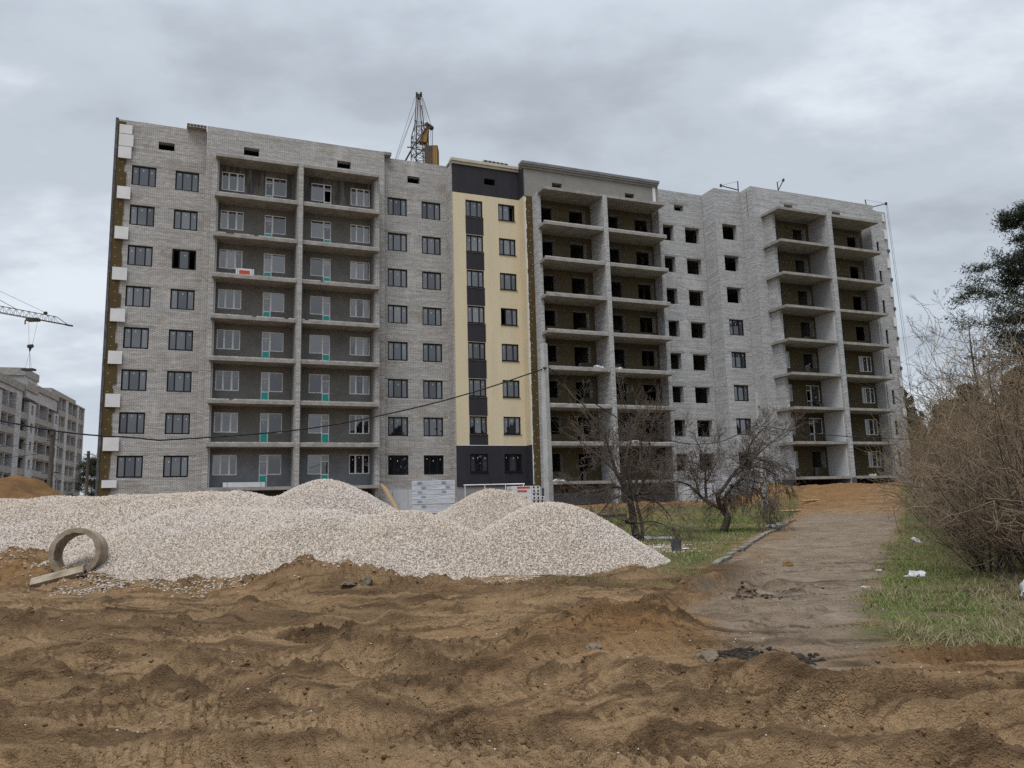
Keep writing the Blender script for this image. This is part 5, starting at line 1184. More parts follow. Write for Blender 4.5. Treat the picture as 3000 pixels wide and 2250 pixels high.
for a, b_, fins in LOG:
    fb('loggia_back', a, b_, -1.7, -1.6, -1, TZ(a), A_)
    for f_ in fins: fb('block_fin', f_-.12, f_+.12, -1.59, -.06, -1, TZ(a), A_)
    for k in range(K0(a), 9):
        z = 20.3-2.8*k
        fb('parapet', a-.0, b_, -.12, .02, z-1.0, z-.05, Cn); fb('loggia_slab', a, b_, -1.58, -.13, z-1.2, z-1.0, Cn)
for a, b_ in WIN:
    m = MB(); c = (a+b_)/2
    for k in range(1, 9):
        z = 20.3-2.8*k
        m.box(a, c-.5, -.3, .12, z-1+1, z+1.8+1); m.box(c+.5, b_, -.3, .12, z-1+1, z+1.8+1); m.box(c-.5, c+.5, -.3, .12, z-1+1, z+.0+1); m.box(c-.5, c+.5, -.3, .12, z+1.45+1, z+1.8+1)
    m.build('block_wall', A_, fr)
    for k in range(1, 9):
        z = 20.3-2.8*k; w_ = MB().box(c-.5, c+.5, -.22, -.16, z+1, z+1.45+1).build('window_opening', MT['dot'] if k < 3 else MT['plaster_side'], fr)
fb('roof_band', 1.5, 18.2, -9.6, -1.2, 22.9, 24.0, Cn); fb('attic_wall', 1.8, 17.9, -9.3, -1.5, 21.0, 22.89, A_); fb('loggia_roof', -.4, 17.8, -1.45, .10, 22.42, 22.65, Cn)
fb('roof_band', 18.25, 30.8, -3.2, .05, 21.6, 22.5, Cn); fb('attic_wall', 18.4, 30.6, -2.9, -.2, 19.82, 21.59, A_)
fb('roof_band', 30.9, 36.5, -2.4, .3, 20.9, 22.1, Cn); fb('attic_wall', 31.1, 36.4, -2.2, .1, 19.82, 20.89, A_)
fb('roof_band', 36.6, 60, -4.5, -.1, 20.6, 21.7, Cn); fb('attic_wall', 36.8, 60, -3.8, -.3, 19.82, 20.59, A_)
fb('stair_tower', .8, 9.0, -15.5, -8.2, 22.0, 27.6, A_); fb('stair_tower_band', .6, 9.3, -15.8, -8.0, 27.61, 29.0, Cn)
for s_ in (3.0, 5.6): fb('stair_window', s_, s_+1.1, -8.19, -8.16, 25.0, 26.8, MT['dot'])
fb('corner_panel', 9.01, 9.06, -10.2, -8.2, 22.5, 27.6, MT['plaster_side'])

# ------------------------------------------------------------------ tower crane over the far block
cr1 = empty('tower_crane', (-97.4, 113.2, 0.5)); props(cr1, 'tower crane jib reaching in from the left edge over the far grey building', 'crane')
c0 = Vector(cr1.location); tip = Vector((-82.1, 140, 36.85)); hd_ = Vector((-97.4, 113.2, 36.7))
dj = (tip-hd_); ln_ = dj.length; dj.normalize(); sd_ = Vector((-dj.y, dj.x, 0)).normalized()
m = MB(); nb = 26; H_ = 1.25
for s_ in (-.5, .5): m.bar(hd_-c0+sd_*s_, tip-c0+sd_*s_*.5, .07, 5)
m.bar(hd_-c0+Vector((0, 0, H_)), tip-c0-dj*2.2+Vector((0, 0, H_*.9)), .075, 5); m.bar(tip-c0-dj*2.2+Vector((0, 0, H_*.9)), tip-c0, .06, 5)
m.build('jib_chords', MT['crane_jib'], cr1, uv=False)
m = MB()
for i in range(nb):
    a = hd_-c0+dj*(ln_-2.2)*i/nb; b_ = hd_-c0+dj*(ln_-2.2)*(i+1)/nb; mid = (a+b_)/2+Vector((0, 0, H_))
    for s_ in (-.5, .5): m.bar(a+sd_*s_, mid, .035, 4); m.bar(mid, b_+sd_*s_, .035, 4)
m.build('jib_lacing', MT['crane_jib'], cr1, uv=False)
m = MB(); q = tip-c0-dj*.2; m.bar(q-dj*.4, q+dj*1.0, .16, 6); q = tip-c0-dj*4.3+Vector((0, 0, H_+.2)); m.bar(q-sd_*.2, q+sd_*.2, .3, 10); m.build('jib_sheaves', MT['steel'], cr1, uv=False)
tr_ = Vector(CP(97, 937, 135.6))-c0
m = MB(); m.box(tr_.x-1.0, tr_.x+1.0, tr_.y-.6, tr_.y+.6, tr_.z-.25, tr_.z+.25); m.bar(tr_+Vector((-1.4, 0, 0)), tr_+Vector((-1.4, 0, -.8)), .12, 5); m.build('trolley', MT['crane'], cr1, uv=False)
hk = Vector(CP(89, 1017, 135.6))-c0; hk2 = Vector(CP(87, 1030, 135.6))-c0
m = MB(); m.bar(tr_+Vector((-.8, 0, 0)), hk+Vector((-.25, 0, .2)), .025, 4); m.bar(tr_+Vector((.9, 0, 0)), hk+Vector((.3, 0, .2)), .025, 4)
ldp = Vector(CP(84, 1078, 135.6))-c0; m.bar(hk2, ldp+Vector((-.6, 0, 0)), .02, 4); m.bar(hk2, ldp+Vector((.2, 0, 0)), .03, 4); m.bar(hk2, ldp+Vector((.3, .3, 0)), .02, 4); m.build('hoist_rope', MT['steel'], cr1, uv=False)
m = MB(); m.bar(hk+Vector((-.42, 0, .15)), hk+Vector((.42, 0, .2)), .34, 8); m.bar(hk, hk2, .3, 6, .08); m.build('hook_block', MT['steel'], cr1, uv=False)
m = MB(); ap = hd_-c0+Vector((0, 0, 9)); m.bar(ap, tip-c0-dj*9.5+Vector((0, 0, H_)), .05, 4); m.bar(ap, tip-c0-dj*4.3+Vector((0, 0, H_+.3)), .03, 4); m.bar(hd_-c0, ap, .2, 5)
m.build('jib_stay', MT['steel'], cr1, uv=False)
m = MB()
for sx in (-.8, .8):
    for sy in (-.8, .8): m.bar((sx, sy, 0), (sx, sy, 36.2), .1, 5)
for i in range(14):
    z = 2.6*i
    for a, b_ in (((-.8, -.8), (.8, -.8)), ((.8, -.8), (.8, .8)), ((.8, .8), (-.8, .8)), ((-.8, .8), (-.8, -.8))): m.bar((*a, z), (*b_, z+2.6), .05, 4)
m.build('mast', MT['crane_jib'], cr1, uv=False)
o = props(MB().box(-1.0, 1.0, -.6, .6, 0, .35).build('roof_load', MT['steel']), 'dark load hanging on the crane slings above the far stair tower', 'load'); o.location = Vector(CP(84, 1086, 135.6))

# ------------------------------------------------------------------ lattice crane head behind the parapet
b0 = Vector((-9.75, 80, 36.5)); ck = empty('lattice_crane', b0); props(ck, 'rusty lattice crane head with a yellow boom foot rising behind the roof', 'crane')
sc2 = 80/2266.08/6.38
Z2 = lambda zx, zy, dy=0.0: Vector(((zx-540)*sc2, dy, (1500-zy)*sc2*1.135+2.6))+Vector((.25, 0, -.05))
m = MB()
legs = [((500, 300), (470, 830), (405, 1090), (392, 1700), -.7), ((520, 300), (487, 760), (468, 1100), (460, 1700), .7), ((570, 310), (598, 900), (620, 1200), (640, 1700), -.7), ((590, 420), (648, 920), (690, 1200), (712, 1700), .7)]
for a, b_, c_, d_2, dy in legs: m.path([Z2(*a, dy*.3), Z2(*b_, dy*.7), Z2(*c_, dy), Z2(*d_2, dy)], .062, 5)
m.build('mast_leg', MT['crane'], ck, uv=False)
m = MB()
def lx(leg, zy):
    pts = leg[:4]
    for (x0_, y0_), (x1_, y1_) in zip(pts[:-1], pts[1:]):
        if y0_ <= zy <= y1_: t_ = (zy-y0_)/(y1_-y0_); return x0_+(x1_-x0_)*t_
    return pts[-1][0]
lev = [760, 915, 1085, 1170, 1280, 1420, 1560, 1690]
for i, zy in enumerate(lev):
    for a in range(4):
        A1, B1 = legs[a], legs[(a+1) % 4 if a != 1 else 3]
        m.bar(Z2(lx(A1, zy), zy, A1[4]), Z2(lx(B1, zy), zy, B1[4]), .03, 4)
        if i+1 < len(lev): m.bar(Z2(lx(A1, zy), zy, A1[4]), Z2(lx(B1, lev[i+1]), lev[i+1], B1[4]), .026, 4); m.bar(Z2(lx(B1, zy), zy, B1[4]), Z2(lx(A1, lev[i+1]), lev[i+1], A1[4]), .022, 4)
m.build('mast_lacing', MT['crane'], ck, uv=False)
m = MB()
for zx in (503, 588):
    c = Z2(zx, 232); m.bar(c+Vector((-.09, 0, 0)), c+Vector((.09, 0, 0)), .30, 14)
c = Z2(545, 265); m.box(c.x-.2, c.x+.2, -.2, .2, c.z-.3, c.z+.2)
for zx, zy in ((712, 815), (775, 860)): c = Z2(zx, zy); m.bar(c+Vector((-.12, -.2, 0)), c+Vector((.12, .2, 0)), .26, 10)
m.build('head_sheave', MT['steel'], ck, uv=False)
m = MB(); P4 = [Z2(545, 1150, -.5), Z2(690, 1170, -.5), Z2(740, 890, -.5), Z2(690, 880, -.5)]; Q4 = [p+Vector((0, .8, 0)) for p in P4]
m.face(P4); m.face(Q4[::-1])
for i in range(4): m.face([P4[i], Q4[i], Q4[(i+1) % 4], P4[(i+1) % 4]])
m.build('boom_foot', MT['crane_yel'], ck, uv=False)
m = MB(); m.bar(Z2(400, 1290, -.6), Z2(720, 880, -.55), .07, 5); m.bar(Z2(470, 1140, .5), Z2(560, 1050, .5), .07, 5); m.bar(Z2(300, 1215), Z2(395, 1222), .07, 5); m.bar(Z2(380, 1280), Z2(235, 1520), .10, 5); m.bar(Z2(720, 860), Z2(716, 1500), .07, 5); m.bar(Z2(440, 1420), Z2(690, 1215), .06, 5); m.bar(Z2(400, 1240), Z2(700, 1290), .05, 5); m.build('boom_strut', MT['crane'], ck, uv=False)
m = MB(); a = Z2(660, 1250); b_ = Z2(918, 1690); m.box(a.x, b_.x, -.7, .9, b_.z, a.z); cab = m.build('machine_house', MT['crane'], ck, uv=False)
m = MB()
for i in range(7): x_ = a.x+.04+(b_.x-a.x-.08)*i/6; m.box(x_-.02, x_+.02, -.73, -.70, b_.z, a.z-.05)
m.build('corrugation', MT['steel'], cab, uv=False)
m = MB(); q = Z2(820, 1265); m.box(q.x, b_.x-.04, -.725, -.701, b_.z+.1, a.z-.08); m.build('yellow_panel', MT['crane_yel'], cab, uv=False)
m = MB()
for p_, q_ in (((475, 260), (60, 1440)), ((480, 470), (105, 1440)), ((482, 470), (62, 1460)), ((605, 280), (765, 770)), ((600, 300), (720, 790)), ((590, 300), (665, 730)), ((625, 290), (775, 800)), ((770, 900), (775, 1240)), ((800, 900), (800, 1240)), ((735, 900), (730, 1230)), ((812, 900), (812, 1240)), ((540, 330), (520, 1200)), ((552, 330), (555, 1200))):
    m.bar(Z2(*p_), Z2(*q_), .018, 4)
m.build('wire_rope', MT['steel'], ck, uv=False)

# ------------------------------------------------------------------ trees and shrubs
def tubes(name, segs, mat, parent=None, n=4, kind=None):
    A = np.array([s[0] for s in segs], float); B_ = np.array([s[1] for s in segs], float); ra = np.array([s[2] for s in segs]); rb = np.array([s[3] for s in segs])
    d = B_-A; d /= np.linalg.norm(d, axis=1, keepdims=True)+1e-9
    ref = np.where(np.abs(d[:, 2:3]) < .9, np.array([[0, 0, 1.]]), np.array([[1., 0, 0]])); u_ = np.cross(d, ref); u_ /= np.linalg.norm(u_, axis=1, keepdims=True); w_ = np.cross(d, u_)
    an = 2*PI*np.arange(n)/n; off = u_[:, None, :]*np.cos(an)[None, :, None]+w_[:, None, :]*np.sin(an)[None, :, None]
    V = np.concatenate([A[:, None, :]+off*ra[:, None, None], B_[:, None, :]+off*rb[:, None, None]], 1).reshape(-1, 3)
    i = np.arange(n); j = (i+1) % n; f = np.stack([i, i+n, j+n, j], -1)
    F = (f[None]+(2*n*np.arange(len(A)))[:, None, None]).reshape(-1, 4)
    o = link(name, mesh_np(name, V, F), mat, parent, n > 4)
    if kind: o['kind'] = kind
    return o
def grow(segs, p, d, ln, r, lev, rnd, trop=0.0, nseg=4, wob=.25, kids=3, shrink=.62, spread=.7, minr=.0025):
    """a wandering branch with side shoots; trop > 0 lifts the tips, < 0 lets them hang"""
    p = np.array(p, float); d = np.array(d, float); d /= np.linalg.norm(d); st = ln/nseg; pts = [(p, d, r)]
    for i in range(nseg):
        d = d+rnd.normal(0, wob, 3)+np.array([0, 0, trop])*(i+1)/nseg; d /= np.linalg.norm(d)
        q = p+d*st; r2 = max(r*(1-.75*(i+1)/nseg), minr); segs.append((p, q, max(r*(1-.75*i/nseg), minr), r2)); p = q; pts.append((p, d, r2))
    if lev > 0:
        for k in range(kids):
            t = rnd.uniform(.25, 1.0); i = min(int(t*nseg), nseg-1); q, dd, rr2 = pts[i]; q = q+(pts[i+1][0]-q)*(t*nseg-i)
            nd_ = dd+rnd.normal(0, spread, 3); nd_ /= np.linalg.norm(nd_)
            grow(segs, q, nd_, ln*shrink*rnd.uniform(.6, 1.15), max(rr2*.7, minr), lev-1, rnd, trop, max(nseg-1, 2), wob, kids, shrink, spread, minr)
def limb_tree(name, x, y, limbs, base, sc_, label, seed, twigs, cat='tree', barkm='bark', twigm='twig', trops=None, tl=1.0, jz=.6):
    """limbs: [(pixel polyline, r0, r1, trop, twig density)] in a local picture frame: x right, y down, base at 'base'"""
    rnd = np.random.default_rng(seed); t = empty(name, (x, y, gh(x, y)-.05)); props(t, label, cat)
    bark, tw = [], []
    for (pl, r0_, r1_, trop, dens) in limbs:
        oy = rnd.uniform(-jz, jz); n_ = len(pl)
        P = [np.array(((a-base[0])*sc_, oy*i/max(n_-1, 1)+rnd.normal(0, .06)*(i > 0), (base[1]-b_)*sc_)) for i, (a, b_) in enumerate(pl)]
        P = [np.array(q) for q in crv(P, 4)] if len(P) > 2 else P
        n_ = len(P)
        for i in range(n_-1):
            ra = r0_+(r1_-r0_)*i/(n_-1); rb = r0_+(r1_-r0_)*(i+1)/(n_-1); bark.append((P[i], P[i+1], ra, rb))
            L_ = np.linalg.norm(P[i+1]-P[i]); k = rnd.poisson(L_*dens*twigs)
            for _ in range(k):
                f_ = rnd.random(); q = P[i]+(P[i+1]-P[i])*f_; dd = (P[i+1]-P[i])/L_
                nd_ = dd*.55+rnd.normal(0, .62, 3); nd_[2] += .15*np.sign(trop)
                grow(tw, q, nd_, tl*rnd.uniform(.45, 1.25), rnd.uniform(.008, .017), 2, rnd, trop, 5, .20, 5, .62, .6, .0052)
        grow(tw, P[-1], P[-1]-P[-2], tl*1.0, r1_*.8, 2, rnd, trop, 5, .16, 4)
    tubes('trunk', bark, MT[barkm], t, 7); tubes('crown', tw, MT[twigm], t, 3); return t
s1 = 28/2266.08/3.016
limb_tree('apple_tree', 4.30, 28, [
    ([(648, 1600), (640, 1540), (632, 1420), (618, 1300), (600, 1180)], .155, .115, .2, .2), ([(690, 1560), (692, 1420), (668, 1300), (660, 1180)], .06, .05, .2, .5),
    ([(602, 1190), (560, 1110), (500, 1000), (440, 760), (370, 600), (250, 400), (200, 340)], .085, .018, .18, 1.5), ([(635, 1180), (605, 1000), (590, 850), (640, 700), (660, 560), (600, 380)], .07, .014, .2, 1.5),
    ([(660, 1190), (740, 1040), (790, 860), (800, 700), (850, 520), (880, 380)], .07, .014, .15, 1.5), ([(640, 1150), (700, 950), (720, 780), (760, 560), (720, 420)], .05, .012, .15, 1.5),
    ([(580, 1150), (470, 1110), (340, 1140), (200, 1150), (120, 1110)], .055, .012, .02, 1.3), ([(560, 1120), (460, 960), (300, 800), (180, 700)], .05, .012, .1, 1.5),
    ([(690, 1180), (800, 1160), (900, 1060), (990, 930)], .06, .014, .05, 1.6), ([(680, 1200), (790, 1230), (880, 1300), (960, 1420)], .05, .012, -.1, 1.3),
    ([(660, 1430), (740, 1420), (820, 1425), (920, 1470), (1040, 1570)], .035, .010, -.05, 1.2), ([(640, 1420), (570, 1420), (535, 1405)], .07, .05, .1, .8), ([(700, 1590), (720, 1500), (830, 1420)], .02, .010, 0, 1.0), ([(610, 1250), (540, 1190), (430, 1230), (330, 1330), (260, 1350)], .035, .010, -.03, 1.2)],
    (648, 1590), s1, 'upright bare apple tree with a dense twiggy crown behind the front right gravel heap', 21, 3.9, tl=1.0)
s2 = 32/2266.08/3.016
limb_tree('apple_tree', 8.40, 32, [
    ([(1395, 1540), (1405, 1490), (1440, 1390), (1420, 1330), (1390, 1290)], .165, .13, .1, .1),
    ([(1395, 1300), (1375, 1210), (1440, 1130), (1530, 1020), (1600, 950), (1690, 890), (1800, 900), (1920, 960)], .10, .02, -.35, 2.6), ([(1440, 1330), (1440, 1220), (1490, 1150), (1560, 1090), (1660, 1060), (1760, 1100)], .08, .02, -.40, 3.0),
    ([(1395, 1310), (1290, 1250), (1220, 1185), (1150, 1110), (1080, 1075), (1000, 1060)], .085, .016, -.12, 1.9), ([(1275, 1245), (1272, 1110), (1268, 960), (1240, 820), (1190, 700)], .065, .012, .05, 1.6),
    ([(1650, 920), (1670, 780), (1760, 660), (1880, 560)], .045, .010, .12, 1.7), ([(1530, 1030), (1640, 960), (1760, 830), (1900, 720), (1990, 660)], .035, .009, .05, 1.7), ([(1600, 960), (1760, 960), (1880, 1020), (1960, 1130)], .04, .009, -.42, 3.0), ([(1480, 1110), (1620, 1120), (1740, 1200), (1800, 1320)], .04, .009, -.42, 3.0),
    ([(1220, 1190), (1180, 1000), (1120, 900)], .035, .009, .05, 1.8), ([(1270, 1100), (1370, 950), (1420, 850), (1440, 720)], .03, .008, .1, 1.6), ([(1270, 960), (1150, 900), (1040, 930), (950, 1010)], .03, .008, -.05, 1.9)],
    (1400, 1525), s2, 'leaning bare apple tree with drooping twigs on the grass in front of the white stacks', 22, 4.9, tl=.95)

# bare tree and pine at the right edge
def bare_tree(name, x, y, h, seed, label, lean=(-.1, 0), mat='birch', cat='tree', sp=.55, n0=30, group=None):
    rnd = np.random.default_rng(seed); t = empty(name, (x, y, gh(x, y)-.05)); props(t, label, cat, group); bark, tw = [], []
    p = np.zeros(3); d = np.array([lean[0], lean[1], 1.0]); n_ = 16
    for i in range(n_):
        d = d/np.linalg.norm(d); q = p+d*h*.9/n_; r_ = .15*(h/10)*(1-i/n_)+.012; bark.append((p, q, r_, .15*(h/10)*(1-(i+1)/n_)+.012))
        if i > 2:
            for k in range(rnd.poisson(n0/13)+1):
                a = rnd.uniform(0, 2*PI); up_ = rnd.uniform(.25, .8); nd_ = np.array([math.cos(a), math.sin(a), up_]); L_ = h*(.44-.30*abs(i/n_-.35))*rnd.uniform(.6, 1.1)
                grow(tw, p, nd_, L_, .028*(1-i/n_)+.012, 3, rnd, .16, 7, .09, 4, .46, sp, .005)
        p = q; d = d+rnd.normal(0, .05, 3)+np.array([0, 0, .06])
    tubes('trunk', bark, MT['bark'], t, 6); tubes('crown', tw, MT[mat], t, 3); return t
bare_tree('bare_tree', 21.9, 36, 10.2, 33, 'tall leafless tree with fine upswept twigs left of the pine', (-.06, 0), n0=15)
bare_tree('bare_tree', 25.5, 39, 9.0, 34, 'leafless tree standing against the pine at the right edge', (-.12, 0), n0=12)
def pine(name, x, y, h, seed, label, crown0=.28, wid=.26, group=None, n_br=62, leafn=240):
    rnd = np.random.default_rng(seed); t = empty(name, (x, y, gh(x, y)-.05)); props(t, label, 'pine tree', group); bark = []; tips = []
    p = np.zeros(3); d = np.array([0, 0, 1.0]); n_ = 14
    spine = [p]
    for i in range(n_):
        d = d+rnd.normal(0, .03, 3); d /= np.linalg.norm(d); q = p+d*h/n_; bark.append((p, q, .021*h*(1-i/n_)+.02, .021*h*(1-(i+1)/n_)+.02)); p = q; spine.append(p)
    for k in range(n_br):
        f_ = crown0+(1-crown0)*rnd.random()**.85; z = f_*n_; i = min(int(z), n_-1); b_ = spine[i]+(spine[i+1]-spine[i])*(z-i)
        a = rnd.uniform(0, 2*PI); L_ = h*wid*(1.0-.62*abs((f_-crown0)/(1-crown0)-.38))*rnd.uniform(.45, 1.15)*(1 if f_ < .93 else .5)
        dd = np.array([math.cos(a), math.sin(a), rnd.uniform(-.05, .45)]); sg = []; grow(sg, b_, dd, L_, .045*(1.1-f_)+.015, 1, rnd, .10, 6, .15, 5, .45, .5, .008); bark += sg
        for s_ in sg[2:]:
            tips.append(s_[1])
    tubes('trunk', bark, MT['pinebark'], t, 4)
    T_ = np.array(tips); m_ = leafn; N_ = len(T_)
    c = np.repeat(T_, m_ // 12, 0); c = c+rnd.normal(0, .24, c.shape)*np.array([1, 1, .45]); nl = len(c)
    dr = rnd.normal(0, 1, (nl, 3)); dr[:, 2] = np.abs(dr[:, 2])*.8+.1; dr /= np.linalg.norm(dr, axis=1, keepdims=True); sd2 = np.cross(dr, rnd.normal(0, 1, (nl, 3))); sd2 /= np.linalg.norm(sd2, axis=1, keepdims=True)
    ll = rnd.uniform(.12, .26, (nl, 1)); V = np.stack([c-sd2*.026, c+sd2*.026, c+dr*ll], 1).reshape(-1, 3)
    link('crown', mesh_np('crown', V, np.arange(len(V)).reshape(-1, 3)), MT['needles'], t); return t
pine('pine_tree', 29.6, 40.5, 15.8, 51, 'tall dark pine at the right edge above the thicket', .24, .27, None, 70, 300)
for i, (x, y, h) in enumerate(((-61.0, 111, 8.6), (-57.6, 116, 7.8), (-63.6, 118, 7.4))):
    pine('pine_tree', x, y, h+.6, 60+i, ('tallest dark pine between the far building and the long block', 'dark pine nearest the left corner of the long block', 'dark pine next to the far grey building')[i], .12, .30, None, 46, 170)
# the wood behind the thicket and behind the camera: masses of crowns
def wood(name, pts, label, seed):
    rnd = np.random.default_rng(seed); C_ = []; 
    for (x, y, h) in pts:
        k = int(620*(h/16)); f_ = rnd.random(k)**.7; rad = h*.26*(1.02-f_)**.45*(.75+.5*np.sin(f_*19+x*3)**2)+.2; a = rnd.uniform(0, 2*PI, k); rr2 = rad*np.sqrt(rnd.random(k))
        C_.append(np.stack([x+rr2*np.cos(a), y+rr2*np.sin(a), gh(x, y)+h*(.08+.92*f_)], -1))
    c = np.vstack(C_); n_ = len(c); u_ = rnd.normal(0, 1, (n_, 3)); u_ /= np.linalg.norm(u_, axis=1, keepdims=True); w_ = np.cross(u_, rnd.normal(0, 1, (n_, 3))); w_ /= np.linalg.norm(w_, axis=1, keepdims=True)
    s_ = rnd.uniform(.35, .95, (n_, 1)); V = np.stack([c-u_*s_, c+w_*s_*.6, c+u_*s_, c-w_*s_*.5], 1).reshape(-1, 3)
    o = link(name, mesh_np(name, V, np.arange(len(V)).reshape(-1, 4)), MT['forest']); o['kind'] = 'stuff'; return props(o, label, 'wood')
rw = np.random.default_rng(9)
wood('distant_wood', [(60+2.3*i+rw.normal(0, 1.5), 128-.8*i+rw.normal(0, 5), rw.uniform(12.5, 17.5)) for i in range(40)]+[(56+2.6*i, 112-.9*i+rw.normal(0, 2), rw.uniform(8, 12.5)) for i in range(34)], 'dark wood of conifers beyond the thicket on the right', 71)
bk = []
for i in range(46):
    uu = 36+2.6*i; vv = 140+rw.normal(0, 3); xy = uu*BN+(BD-vv)*BQ; bk.append((xy[0], xy[1], rw.uniform(16, 23)))
wood('wood_behind_viewer', bk, 'dark wood standing behind the photographer, seen only mirrored in the lower windows', 72)

# thicket of leafless willow along the right side of the road
def shrub_mesh(seed, stems, h, spread, n_side=10):
    rnd = np.random.default_rng(seed); st_, tw = [], []
    for k in range(stems):
        a = rnd.uniform(0, 2*PI); rr2 = .35*math.sqrt(rnd.random()); p = np.array([rr2*math.cos(a), rr2*math.sin(a), 0]); tilt = abs(rnd.normal(0, spread)); d = np.array([math.cos(a)*tilt, math.sin(a)*tilt, 1.0]); L_ = h*rnd.uniform(.65, 1.15)
        n_ = 8; r_ = rnd.uniform(.010, .026)
        for i in range(n_):
            d /= np.linalg.norm(d); q = p+d*L_/n_; ra = r_*(1-.85*i/n_); rb = r_*(1-.85*(i+1)/n_); st_.append((p, q, ra, rb))
            if i > 0:
                for _ in range(rnd.poisson(n_side/n_)):
                    nd_ = d*.55+rnd.normal(0, .6, 3); grow(tw, p+(q-p)*rnd.random(), nd_, L_*.27*rnd.uniform(.4, 1.3), max(ra*.55, .005), 1, rnd, .06, 4, .24, 4, .62, .75, .0042)
            p = q; d = d+rnd.normal(0, .15, 3)+np.array([0, 0, .03])
    return st_, tw
SH = []
for i, (stems, h, spr, ns) in enumerate(((22, 3.8, .55, 10), (26, 3.3, .72, 10), (22, 3.6, .48, 11))):
    a, b_ = shrub_mesh(80+i, stems, h, spr, ns); oa = tubes('stems', a, MT['willow_bark'], None, 4); ob = tubes('twigs', b_, MT['willow'], None, 3); SH.append((oa.data, ob.data)); bpy.data.objects.remove(oa); bpy.data.objects.remove(ob)
tw2 = [m_[1].copy() for m_ in SH]
for m_ in tw2: m_.materials.clear(); m_.materials.append(MT['willow2'])
rs = np.random.default_rng(12); NS = 0
def shrub(x, y, s, v_, label, group=None, ochre=False):
    t = empty('willow_shrub', (x, y, gh(x, y)-.05), rs.uniform(0, 6.28)); props(t, label, 'shrub', group); t.scale = (s, s, s*rs.uniform(.9, 1.12))
    inst('stems', SH[v_][0], (0, 0, 0), t); inst('twigs', tw2[v_] if ochre else SH[v_][1], (0, 0, 0), t); return t
shrub(8.95, 13.1, 1.05, 0, 'big leafless willow shrub nearest the viewer, white bag at its foot')
shrub(10.5, 14.9, 1.12, 2, 'leafless willow shrub just behind the nearest one')
shrub(9.75, 16.4, .80, 1, 'low spreading willow shrub closest to the grassy road edge')
LB = 'grey-brown leafless willow shrub deep in the dense thicket right of the road'; GB = 'willow shrubs of the thicket'
for i in range(46):
    y = 14.5+38*(i/46)**1.1+rs.normal(0, .5); x = 9.6+(y-13)*.462+abs(rs.normal(0, .8))+(i % 3)*1.8-.5*(y > 24)
    shrub(x, y, rs.uniform(.85, 1.2)*(1.0+.25*(i % 3 > 0))*(1+.006*(y-14)), i % 3, *((LB, GB, False) if rs.random() > .35 else ('ochre-tinted leafless shrub among the greyer brown ones of the thicket', 'ochre shrubs of the thicket', True)))
for i in range(15):
    y = 13.9+1.25*i+rs.normal(0, .3); x = 9.1+(y-13)*.475+rs.normal(0, .35)
    shrub(x, y, rs.uniform(.72, 1.02), i % 3, 'leafless willow shrub of the front row overhanging the grassy road edge', 'front row of willow shrubs')
for i in range(9):
    y = 20+3.6*i+rs.normal(0, .6); x = 8.9+(y-13)*.47+rs.normal(0, .3)
    shrub(x, y, rs.uniform(.45, .65), 1, 'low leafless willow shoots at the road edge of the thicket', 'low shoots at the road edge', rs.random() < .4)
# ------------------------------------------------------------------ grass
def blades(name, X, Y, hgt, wid, mat, seed, lean=.5, label=None, kids=4):
    r_ = np.random.default_rng(seed); X = np.repeat(X, kids)+r_.normal(0, .035, len(X)*kids); Y = np.repeat(Y, kids)+r_.normal(0, .035, len(Y)*kids); hgt = np.repeat(hgt, kids)*r_.uniform(.5, 1.2, len(X)); n_ = len(X)
    Z = ground_h(X, Y, False)-.01; a = r_.uniform(0, 2*PI, n_); w_ = wid*r_.uniform(.6, 1.3, n_); lx_ = r_.normal(0, lean, n_)*hgt; ly_ = r_.normal(0, lean, n_)*hgt
    b0_ = np.stack([X-np.cos(a)*w_, Y-np.sin(a)*w_, Z], -1); b1_ = np.stack([X+np.cos(a)*w_, Y+np.sin(a)*w_, Z], -1); m0 = np.stack([X+lx_*.35, Y+ly_*.35, Z+hgt*.62], -1); tp = np.stack([X+lx_, Y+ly_, Z+hgt*.95], -1)
    off = np.stack([np.cos(a)*w_*.7, np.sin(a)*w_*.7, 0*a], -1)
    V = np.stack([b0_, b1_, m0+off, m0-off, tp], 1).reshape(-1, 3); k5 = 5*np.arange(n_)[:, None]
    F = np.concatenate([k5+np.array([[0, 1, 2]]), k5+np.array([[0, 2, 3]]), k5+np.array([[3, 2, 4]])])
    o = link(name, mesh_np(name, V, F), mat); o['kind'] = 'stuff'; return props(o, label, 'grass')
rgn = np.random.default_rng(15)
X = rgn.uniform(0, 19, 26000); Y = rgn.uniform(17, 46, 26000); k = rgn.random(len(X)) < lawn_mask(X, Y)*(.55+1.0*fbm(X, Y, .5, 3, 44)); blades('lawn_grass', X[k], Y[k], rgn.uniform(.05, .15, k.sum()), .008, MT['grass'], 16, .4, 'short green grass round the two apple trees')
k = rgn.random(len(X)) < lawn_mask(X, Y)*(.35-1.2*fbm(X, Y, .5, 3, 44)); blades('lawn_straw', X[k], Y[k], rgn.uniform(.05, .15, k.sum()), .007, MT['drygrass'], 17, .7, 'straw-coloured dead grass on the lawn', 3)
X = rgn.uniform(4.3, 20, 30000); Y = 8.3+rgn.random(30000)**1.6*30; vm = verge_mask(X, Y); g_ = .95+1.5*fbm(X, Y, .7, 3, 46)-.85*sstep(1.3, 2.6, X-(5.05+(Y-11.95)*.515)); k = rgn.random(len(X)) < vm*g_; blades('verge_grass', X[k], Y[k], rgn.uniform(.04, .11, k.sum()), .006, MT['grass'], 18, .6, 'green grass along the right edge of the road', 5)
